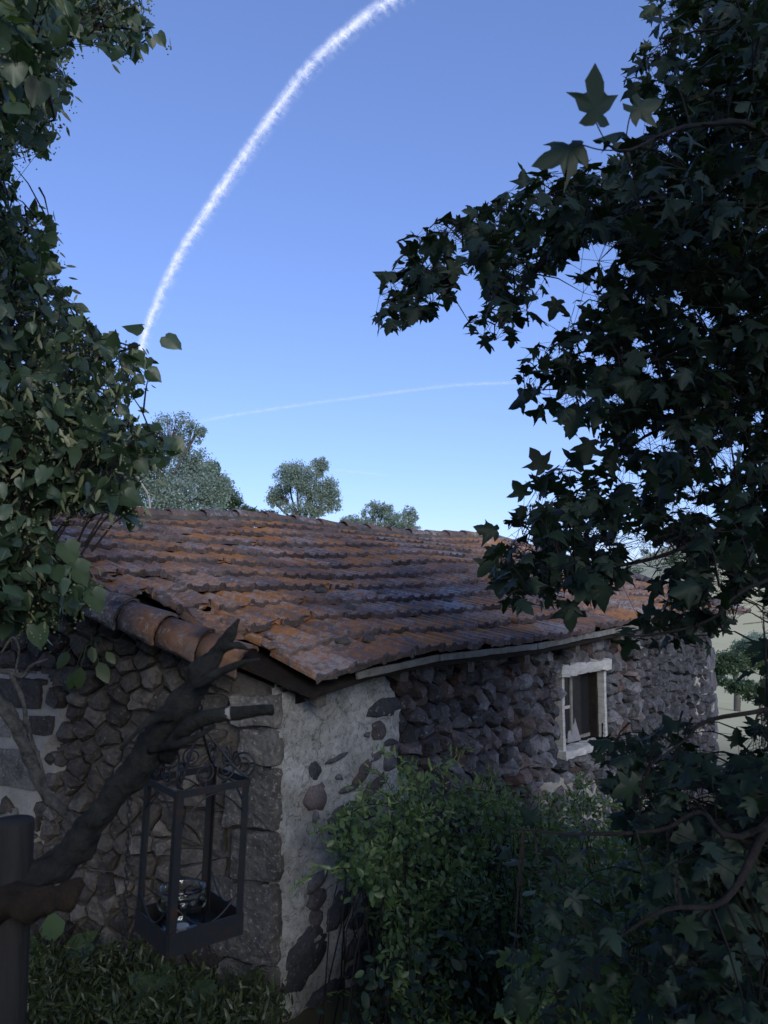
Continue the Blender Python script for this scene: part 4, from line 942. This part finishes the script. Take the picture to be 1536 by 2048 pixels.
# ------------------------------------------------------------------ shrub against the long wall
SH = [(700, 1610), (730, 1585), (775, 1600), (830, 1578), (880, 1562), (930, 1580), (1000, 1572), (1060, 1590), (1110, 1598), (1180, 1575), (1240, 1600), (1350, 1640), (1450, 1720), (1700, 1760), (1700, 2200), (800, 2200), (790, 1990), (740, 1930), (780, 1850), (745, 1790), (690, 1735), (672, 1690), (700, 1650)]
shr = empty('wall_shrub', lw(2.2, 0, .7), 'tangled bright green shrub of slender leaves growing up the long stone wall', 'shrub')
def shrub_pts(poly, n, c0, c1):
    q = sample_poly(poly, n); out = []
    for x, y in q:
        w_ = Vector((x / 70, y / 70, 2)); x += 42 * fb(w_, 2); y += 42 * fb(w_ + Vector((5, 0, 0)), 2) + 6
        c = rng.uniform(c0, c1) ; p = onplane(x, y, C0 + NW * c, NW)
        if p.z > -.1 and p.y > 1.6: out.append(tuple(p))
    return np.array(out)
cen = shrub_pts(SH, 3600, .12, .95)
# shoots: each carries whorls of slender leaflets
P = np.repeat(cen, 9, 0) + rnd(len(cen) * 9, .04)
out_ = unit(rnd(len(P)) + np.array([.1, -.35, .35]))
leaf_parts(shr, T_LANC[:1] + T_OVAL, M['shrub'], P, rng.uniform(.024, .05, len(P)), frames(out_, rnd(len(P), .6) + np.array([.2, -.5, .8])), 150)
sm = MB(); spP, spD = [], []
for i in range(330):
    c = Vector(cen[rng.integers(len(cen))]); dv = Vector((random.gauss(.05, .5), random.gauss(-.25, .4), random.uniform(.1, 1.0))).normalized(); L = random.uniform(.12, .34)
    mid_ = c + dv * L * .6; tip = c + dv * L + Vector((dv.x * .06, dv.y * .06, -.05)); sp = spline([c, mid_, tip], 5); sm.tube(sp, lerps([.003, .0012], len(sp)), 3, cap=False)
    for q in sp[2:]:
        for _ in range(3): spP.append(tuple(q + Vector((random.gauss(0, .012), random.gauss(0, .012), random.gauss(0, .012))))); spD.append(tuple(dv + Vector((random.gauss(0, .8), random.gauss(0, .8), random.gauss(0, .6)))))
spP = np.array(spP); spD = np.array(spD)
mk('new_growth', leaves_mesh('new_growth', T_LANC, spP, rng.uniform(.022, .055, len(spP)), frames(spD, rnd(len(spP), .5) + np.array([.1, -.4, .9]))), M['sprout'], shr, kind='stuff')
for i in range(260):
    c = Vector(cen[rng.integers(len(cen))]); f_ = c + Vector((random.uniform(-.3, .3), random.uniform(-.2, .2), 0)); f_.z = -.05
    sm.tube([f_, f_.lerp(c, .55) + Vector((random.uniform(-.08, .08), 0, .05)), c], [.006, .004, .0015], 4, cap=False)
mk('stems', sm.me('stems'), M['bark'], shr, kind='stuff')
# a second bush nearer the camera on the right, under the maple
bush = empty('bush', Vector((1.6, 3.4, .05)), 'dim leafy bush filling the lower right corner beneath the maple boughs', 'bush')
q = sample_poly([(1020, 2100), (1060, 1900), (1130, 1780), (1230, 1690), (1350, 1640), (1480, 1620), (1720, 1600), (1720, 2200), (1020, 2200)], 1900); pts = []
for x, y in q:
    w_ = Vector((x / 80, y / 80, 7)); p = at(x + 45 * fb(w_, 2), y + 45 * fb(w_ + Vector((5, 0, 0)), 2), rng.uniform(2.9, 4.6))
    if p.z > gz(p.x, p.y) - .05: pts.append(tuple(p))
pts = np.array(pts); P = np.repeat(pts, 8, 0) + rnd(len(pts) * 8, .045)
leaf_parts(bush, T_LANC + T_OVAL, M['shrub'], P, rng.uniform(.028, .07, len(P)), frames(unit(rnd(len(P)) + np.array([-.1, -.35, .3])), rnd(len(P), .6) + np.array([0, -.4, .8])), 120)
sm = MB()
for i in range(130):
    c = Vector(pts[rng.integers(len(pts))]); f_ = c + Vector((random.uniform(-.25, .25), random.uniform(-.2, .2), 0)); f_.z = gz(f_.x, f_.y) - .05
    sm.tube([f_, f_.lerp(c, .55) + Vector((random.uniform(-.08, .08), 0, .05)), c], [.006, .004, .0015], 4, cap=False)
mk('stems', sm.me('stems'), M['bark'], bush, kind='stuff')
# dark undergrowth before the wall
UG = [(700, 2010), (740, 1960), (760, 1900), (800, 1860), (900, 1850), (1100, 1900), (1400, 1950), (1600, 2000), (1600, 2250), (690, 2250)]
cen = shrub_pts(UG, 700, .25, 1.3); P = np.repeat(cen, 5, 0) + rnd(len(cen) * 5, .06)
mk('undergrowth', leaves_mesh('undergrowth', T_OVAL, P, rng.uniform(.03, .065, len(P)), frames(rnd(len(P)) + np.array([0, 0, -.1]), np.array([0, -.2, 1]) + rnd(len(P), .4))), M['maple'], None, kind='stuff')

# ------------------------------------------------------------------ growth at the foot of the gable wall
GR = [(-60, 1890), (60, 1880), (130, 1900), (200, 1895), (260, 1880), (330, 1920), (420, 1960), (520, 1950), (560, 1990), (560, 2300), (-60, 2300)]
q = sample_poly(GR, 7000); pts = []
for x, y in q:
    c = rng.uniform(.02, 1.0); p = onplane(x, y, C0 + NG * c, NG)
    if -.1 < p.z < .5 and p.y > 1.8: pts.append(tuple(p))
P = np.repeat(np.array(pts), 5, 0) + rnd(len(pts) * 5, .03); n_ = len(P)
mk('grass', leaves_mesh('grass', T_LANC, P, rng.uniform(.018, .06, n_), frames(rnd(n_, .8) + np.array([0, -.1, .6]), rnd(n_))), M['grass'], None, kind='stuff')
def weed(foot, n, ls, label, h=.25):
    r_ = empty('weed', foot, label, 'plant')
    for i in range(n):
        a = 2 * math.pi * i / n + random.uniform(-.3, .3); dv = Vector((math.cos(a), math.sin(a) * .7 - .2, 0)); p0 = foot + Vector((0, 0, .02)); p1 = foot + dv * .07 + Vector((0, 0, h * random.uniform(.6, 1)))
        mk('stem', MB().tube([p0, (p0 + p1) / 2 + dv * .01, p1], [.005, .004, .003], 5).me('stem', True), M['weed'], r_)
        tv, tf = T_OVAL[i % 3]; Rl = frames(np.array([[dv.x, dv.y, .55]]), np.array([[-dv.x * .4, -.5, .8]]))[0]
        me = npmesh('leaf', tv * np.array([1.3, 1, 1]), tf); mk('leaf', me, M['weed'], r_, p1, Matrix(Rl.tolist()) * (ls * random.uniform(.8, 1.2)))
weed(onplane(105, 2000, C0 + NG * .35, NG), 7, .20, 'broad leaved burdock weed beside the wooden post', .3)
weed(onplane(345, 2040, C0 + NG * .55, NG), 6, .14, 'small broad leaved weed below the lantern in the grass', .14)
weed(onplane(440, 2050, C0 + NG * .5, NG), 5, .09, 'low weed near the foot of the barn corner', .08)
# a sprig of leaves rooted high in the gable wall
r_ = empty('wall_plant', gw(*kv(195, 1290)), 'small drooping plant rooted in the gable wall under the verge tiles', 'plant')
b0 = gw(*kv(195, 1285), .03)
for i, (x, y, s_) in enumerate([(165, 1300, .12), (190, 1330, .13), (225, 1320, .14), (210, 1290, .10), (178, 1340, .11), (240, 1300, .09)]):
    p = gw(*kv(x, y), .12); mk('stem', MB().tube([b0, (b0 + p) / 2 + Vector((0, -.02, .06)), p], [.004, .003, .002], 4).me('stem'), M['weed'], r_)
    tv, tf = T_OVAL[i % 3]; mk('leaf', npmesh('leaf', tv, tf), M['weed'], r_, p, Matrix(frames(np.array([[(x - 195) / 60, -.2, -.9]]), np.array([[.2, -1, .2]]))[0].tolist()) * s_)

# ------------------------------------------------------------------ post, gnarled log, branches (near, left)
PY = 1.55
pt = at(26, 1640, PY); pb = pt.copy(); pb.z = .2
post = empty('wooden_post', pb, 'round weathered wooden post cut flat at the top, at the left edge', 'post')
rp = .040
mb = MB().tube([Vector((pt.x, pt.y, -.2)), Vector((pt.x, pt.y, .8)), Vector((pt.x, pt.y, pt.z - .004)), pt], [rp * .95, rp, rp, rp * .93], 20, .04, 20)
mk('shaft', mb.me('shaft', True), M['post'], post)
logo = empty('gnarled_log', at(80, 1780, PY), 'dark gnarled driftwood log lashed across the post and rising to the right', 'log')
YL = 1.62
Lm = spline([at(-120, 1790, YL), at(-20, 1765, YL - .04), at(60, 1760, YL - .06), at(130, 1720, YL - .02), at(200, 1630, YL), at(270, 1540, YL + .02), at(345, 1430, YL + .05), at(405, 1345, YL + .08), at(450, 1285, YL + .1), at(478, 1238, YL + .1)], 16)
mk('trunk', MB().tube(Lm, lerps([.040, .045, .038, .030, .026, .027, .031, .027, .016, .003], len(Lm)), 30, .55, 16).me('trunk', True), M['log'], logo)
Lr = spline([at(-100, 1820, YL - .08), at(20, 1810, YL - .10), at(110, 1800, YL - .08), at(165, 1760, YL - .05)], 8)
mk('rotten_side', MB().tube(Lr, lerps([.03, .036, .032, .012], len(Lr)), 14, .7, 16).me('rotten_side', True), M['log_rot'], logo)
L2_ = spline([at(330, 1510, YL + .03), at(370, 1460, YL - .02), at(410, 1436, YL - .04), at(460, 1427, YL - .04), at(545, 1420, YL)], 8)
mk('limb', MB().tube(L2_, lerps([.02, .016, .0145, .0135, .011], len(L2_)), 12, .25, 20).me('limb', True), M['log'], logo)
mk('paint_spot', MB().tube([at(448, 1429, YL - .042), at(462, 1427, YL - .042)], [.0142, .0142], 12, .2, 60).me('paint_spot', True), M['mortar_pale'], logo)
for pts, rad in [([at(440, 1300, YL + .1), at(470, 1290, YL + .08), at(500, 1300, YL + .1)], [.012, .008, .003]), ([at(390, 1370, YL), at(470, 1330, YL), at(520, 1318, YL)], [.012, .008, .002]),
                 ([at(345, 1430, YL), at(300, 1440, YL - .03), at(240, 1500, YL - .05)], [.012, .008, .003]), ([at(300, 1500, YL), at(380, 1480, YL - .06), at(430, 1450, YL - .06)], [.010, .007, .003])]:
    sp = spline(pts); mk('twig', MB().tube(sp, lerps(rad, len(sp)), 8, .5, 20).me('twig', True), M['log'], logo)
br = empty('lichen_branch', at(60, 1520, 1.9), 'crooked lichen spotted branch slanting down across the pale wall blocks', 'branch')
YB = 1.9
for nm, pts, rad in [('limb', [at(-40, 1370, YB), at(15, 1425, YB), at(45, 1480, YB), at(70, 1540, YB), (at(95, 1590, YB)), at(125, 1622, YB), at(160, 1650, YB)], [.019, .018, .015, .014, .013, .012, .010]),
                     ('twig', [at(-30, 1338, YB), at(20, 1345, YB), at(45, 1352, YB), at(65, 1330, YB), at(96, 1318, YB)], [.007, .006, .006, .004, .002]),
                     ('twig', [at(20, 1345, YB), at(35, 1375, YB), at(48, 1410, YB), at(52, 1450, YB)], [.005, .006, .005, .006]),
                     ('twig', [at(48, 1410, YB), at(62, 1470, YB), at(85, 1540, YB), at(100, 1610, YB), at(124, 1670, YB)], [.003, .0035, .004, .003, .001]),
                     ('twig', [at(0, 1310, YB), at(25, 1275, YB), at(38, 1300, YB), at(30, 1345, YB)], [.002, .003, .003, .002])]:
    sp = spline(pts); mk(nm, MB().tube(sp, lerps(rad, len(sp)), 9, .35, 40).me(nm, True), M['bark_lichen'], br)

# ------------------------------------------------------------------ lantern
YA = 1.80
top = at(395, 1470, YA)
LF = at(355, 1583, YA - .075); LR = at(489, 1574, YA + .03); LLf = at(285, 1562, YA - .01)
lz = (LF.z + LR.z + LLf.z) / 3
ex = Vector((LR.x - LF.x, LR.y - LF.y, 0)); ey = Vector((LLf.x - LF.x, LLf.y - LF.y, 0))
side = .178; ex = ex.normalized() * side; eyp = Vector((-ex.y, ex.x, 0)).normalized() * side
ctr = Vector((LF.x, LF.y, LF.z)) + ex * .5 + eyp * .5
lean = Vector((-.035, 0, -1)).normalized()
def LP(a, b, h):           # a, b in -1..1, h metres below the top frame
    return ctr + ex * a * .5 + eyp * b * .5 + lean * h
lan = empty('lantern', LP(0, 0, .36), 'rusty black iron lantern with scrolled top hanging open from the log limb', 'lantern')
HB = .345
def strip(name, p, q, w, thv, t1):   # flat bar from p to q
    p, q = Vector(p), Vector(q); w = Vector(w); thv = Vector(thv)
    return mk(name, MB().box(p - w / 2 - thv / 2, w, thv, q - p).me(name), M['iron'], lan)
exn, eyn = ex.normalized(), eyp.normalized()
for a, b in ((-1, -1), (1, -1), (1, 1), (-1, 1)):      # corner angle irons
    p, q = LP(a, b, 0), LP(a, b, HB); mb = MB()
    mb.box(p, exn * -a * .017, eyn * -b * .002, q - p); mb.box(p + eyn * -b * .002, exn * -a * .002, eyn * -b * .016, q - p)
    mk('corner_post', mb.me('corner_post'), M['iron'], lan)
for h0, h1, nm in ((0, .016, 'top_rail'), (HB - .048, HB, 'bottom_rail')):
    for (a0, b0), (a1, b1) in (((-1, -1), (1, -1)), ((1, -1), (1, 1)), ((1, 1), (-1, 1)), ((-1, 1), (-1, -1))):
        p = LP(a0, b0, h0); q = LP(a1, b1, h0); inw = (LP(0, 0, h0) - (p + q) / 2).normalized() * .003
        mk(nm, MB().box(p - inw, q - p, inw, lean * (h1 - h0)).me(nm), M['iron'], lan)
mk('base_plate', MB().box(LP(-1, -1, HB - .004), ex, eyp, lean * .004).me('base_plate'), M['iron'], lan)
bp = [LP(-1, -1, HB), LP(1, -1, HB), LP(1, 1, HB), LP(-1, 1, HB), LP(0, 0, HB + .028)]
mk('drip_pan', mesh('drip_pan', bp, [(0, 1, 4), (1, 2, 4), (2, 3, 4), (3, 0, 4), (3, 2, 1, 0)]), M['iron'], lan)
# arched tracery in the panel heads and feet
for (a0, b0), (a1, b1) in (((-1, -1), (1, -1)), ((1, -1), (1, 1)), ((1, 1), (-1, 1)), ((-1, 1), (-1, -1))):
    for up in (1, -1):
        pts = []
        for i in range(13):
            f_ = i / 12; hh = .05 * (1 - math.sin(math.pi * f_)) + .02
            h = hh if up == 1 else HB - .046 - .05 * (1 - math.sin(math.pi * f_)) ** 1.0
            pts.append(LP(a0 + (a1 - a0) * (.08 + .84 * f_), b0 + (b1 - b0) * (.08 + .84 * f_), h))
        mk('arch', MB().tube(pts, .002, 6).me('arch', True), M['iron'], lan)
apex = LP(0, 0, -.125)
for a, b in ((-1, -1), (1, -1), (1, 1), (-1, 1)):
    sp = spline([apex, LP(a * .35, b * .35, -.075), LP(a * .72, b * .72, -.025), LP(a, b, -.0)], 5)
    mk('roof_bar', MB().tube(sp, .0032, 6).me('roof_bar', True), M['iron'], lan)
    pts = []                                          # corner scroll
    for i in range(30):
        th = i / 29 * 4.1 * math.pi / 1.35; r = .031 * (1 - .62 * i / 29); cx = .80; 
        off = (ex * a * .5 + eyp * b * .5).normalized(); cc = LP(a * .86, b * .86, -.034)
        pts.append(cc + off * (r * math.sin(th)) + Vector((0, 0, 1)) * (-r * math.cos(th)))
    mk('scroll', MB().tube(pts, .0028, 6).me('scroll', True), M['iron'], lan)
for (a, b), u in (((0, -1), exn), ((1, 0), eyn), ((0, 1), exn), ((-1, 0), eyn)):
    for sg in (-1, 1):
        pts = []
        for i in range(26):
            th = i / 25 * 3.4 * math.pi; r = .026 * (1 - .7 * i / 25); cc = LP(a, b, -.028) + u * sg * .028
            pts.append(cc + u * sg * (-r * math.sin(th)) + Vector((0, 0, 1)) * (r * math.cos(th) * .9))
        mk('scroll', MB().tube(pts, .0022, 5).me('scroll', True), M['iron'], lan)
pts = [apex + Vector((math.sin(i / 16 * 2 * math.pi) * .014, 0, .014 - math.cos(i / 16 * 2 * math.pi) * .014)) for i in range(17)]
mk('hanging_ring', MB().tube(pts, .0022, 6, cap=False).me('hanging_ring', True), M['iron'], lan)
pts = [apex + Vector((0, 0, .02)), apex + Vector((.004, 0, .035)), apex + Vector((-.004, -.022, .055)), apex + Vector((0, .0, .072)), apex + Vector((.004, .02, .05)), apex + Vector((0, .004, .03))]
mk('hook', MB().tube(spline(pts), .0018, 6).me('hook', True), M['iron'], lan)
# glass jar standing in it
jc = LP(-.20, -.02, HB - .006); jar = empty('glass_jar', jc, 'clear glass jar standing on the floor of the iron lantern', 'jar')
def lathe(prof, n=36):
    v = []; f = []
    for r, z in prof:
        for k in range(n): a = 2 * math.pi * k / n; v.append(Vector((r * math.cos(a), r * math.sin(a), z)) + jc)
    for i in range(len(prof) - 1):
        for k in range(n): k2 = (k + 1) % n; f.append((i * n + k, i * n + k2, (i + 1) * n + k2, (i + 1) * n + k))
    return v, f
prof = [(.0, .0), (.046, .0), (.052, .006), (.053, .045), (.051, .055), (.055, .062), (.0555, .070), (.050, .080), (.050, .092), (.052, .095), (.052, .099), (.048, .099), (.047, .092), (.047, .080), (.051, .068), (.047, .055), (.049, .045), (.048, .010), (.043, .005), (.0, .005)]
mk('glass_wall', mesh('glass_wall', *lathe(prof), True), M['glass'], jar)
cp_ = [(.0, .006), (.017, .006), (.017, .012), (.0, .012)]
v, f = lathe(cp_, 20); mk('candle', mesh('candle', v, f, False), M['wax'], jar)
# chain hanging at the left of the lantern
ch0 = at(262, 1545, YL + .05); ch1 = at(247, 1905, YL + .05)
chain = empty('chain', ch1, 'thin rusty chain hanging straight down beside the lantern', 'chain')
nl = 27; L0 = (ch1 - ch0).length / nl
def linkm():
    pts = []
    for i in range(16):
        a = 2 * math.pi * i / 16; pts.append(Vector((math.cos(a) * .0042, 0, math.sin(a) * .0042 + (.0052 if math.sin(a) > 0 else -.0052))))
    pts.append(pts[0]); me = MB().tube(pts, .0014, 5, cap=False).me('link', True); me.materials.append(M['iron']); return me
lk = linkm()
for i in range(nl): mk('link', lk, None, chain, ch0.lerp(ch1, (i + .5) / nl), Matrix.Rotation(R(90) * (i % 2) + .5, 3, 'Z'))

# ------------------------------------------------------------------ contrails, real ribbons of vapour high up
def contrail(label, pts, w0, w1, dens, dist, seed):
    c = spline([Vector((x, y, 0)) for x, y in pts], 14); V = []; Fc = []; UV = []; n = len(c); L = 0; m_ = 5
    for side_ in (0, 1):
        L = 0
        for i, p in enumerate(c):
            t_ = (c[min(i + 1, n - 1)] - c[max(i - 1, 0)]).normalized(); nn = Vector((-t_.y, t_.x, 0)); w = w0 + (w1 - w0) * i / (n - 1)
            if i: L += (c[i] - c[i - 1]).length
            for k in range(m_):
                f_ = k / (m_ - 1) * 2 - 1; q = p + nn * w * f_; V.append(CAM + ray(q.x, q.y) * dist * (1 + (1 - f_ * f_) * .006 * (1 if side_ else -1))); UV.append((L / 100, (f_ + 1) / 2))
    for side_ in (0, 1):
        b0 = side_ * n * m_
        for i in range(n - 1):
            for k in range(m_ - 1): a = b0 + i * m_ + k; Fc.append((a, a + 1, a + m_ + 1, a + m_))
    me = mesh('contrail', V, Fc, True); uvl = me.uv_layers.new(name='uv')
    for lp in me.loops: uvl.data[lp.index].uv = UV[lp.vertex_index]
    m, t, b = nmat('vapour', 1, 0); t.nodes.remove(b)
    uvn = N(t, 'ShaderNodeUVMap'); sx = N(t, 'ShaderNodeSeparateXYZ'); t.links.new(uvn.outputs[0], sx.inputs[0])
    mp = N(t, 'ShaderNodeMapping'); mp.inputs['Scale'].default_value = (4.5, 2.2, 1); mp.inputs['Location'].default_value = (seed, 0, 0); t.links.new(uvn.outputs[0], mp.inputs[0])
    n1 = nz(t, mp.outputs[0], 1.6, 6, .7, .8)
    mp2 = N(t, 'ShaderNodeMapping'); mp2.inputs['Scale'].default_value = (7, .9, 1); mp2.inputs['Rotation'].default_value = (0, 0, .5); t.links.new(uvn.outputs[0], mp2.inputs[0])
    n2 = nz(t, mp2.outputs[0], 1.0, 4, .6, .5)
    v = sx.outputs[1]
    def bell(c0, w): return mathn(t, 'POWER', mathn(t, 'MAXIMUM', mathn(t, 'SUBTRACT', 1, mathn(t, 'DIVIDE', mathn(t, 'ABSOLUTE', mathn(t, 'SUBTRACT', v, c0)), w)), 0), 1.5)
    n0 = nz(t, uvn.outputs[0], .9, 3, .5)
    lo = mathn(t, 'ADD', mathn(t, 'MULTIPLY', n0, 1.5), .2)
    core_ = mathn(t, 'MULTIPLY', mathn(t, 'MULTIPLY', bell(.5, .26), lo), mathn(t, 'ADD', mathn(t, 'MULTIPLY', n1, 2.2), -.38))
    fray = mathn(t, 'MULTIPLY', bell(.42, .42), mathn(t, 'MAXIMUM', mathn(t, 'MULTIPLY', mathn(t, 'SUBTRACT', mathn(t, 'MULTIPLY', n2, n1), .19), 3.2), 0))
    c_ = mathn(t, 'MINIMUM', mathn(t, 'MAXIMUM', mathn(t, 'MULTIPLY', mathn(t, 'ADD', core_, fray), dens), 0), .85)
    df = t.nodes.new('ShaderNodeBsdfDiffuse'); df.inputs[0].default_value = (.75, .75, .78, 1); tl_ = t.nodes.new('ShaderNodeBsdfTranslucent'); tl_.inputs[0].default_value = (.4, .4, .42, 1)
    a1 = t.nodes.new('ShaderNodeAddShader'); t.links.new(df.outputs[0], a1.inputs[0]); t.links.new(tl_.outputs[0], a1.inputs[1])
    tp_ = t.nodes.new('ShaderNodeBsdfTransparent'); mx = t.nodes.new('ShaderNodeMixShader'); t.links.new(c_, mx.inputs[0]); t.links.new(tp_.outputs[0], mx.inputs[1]); t.links.new(a1.outputs[0], mx.inputs[2])
    t.links.new(mx.outputs[0], t.nodes['Material Output'].inputs[0])
    o = mk('contrail', me, m, None, kind='structure', label=label)
    return o
contrail('broad white contrail curving down from the top of the sky to the linden leaves', [(830, -30), (770, 5), (700, 55), (620, 130), (545, 228), (470, 335), (400, 440), (350, 525), (315, 600), (290, 665), (275, 720)], 35, 19, .55, 3000, 0)
contrail('thin faint contrail rising to the right above the barn ridge', [(400, 842), (520, 822), (700, 797), (900, 772), (1040, 765)], 11, 10, .10, 3200, 4)
contrail('very short faint contrail low over the lone willow', [(670, 940), (720, 945), (775, 951)], 7, 8, .07, 3300, 9)

S.cycles.use_denoising = True
S.cycles.max_bounces = 6; S.cycles.transparent_max_bounces = 12; S.cycles.transmission_bounces = 6
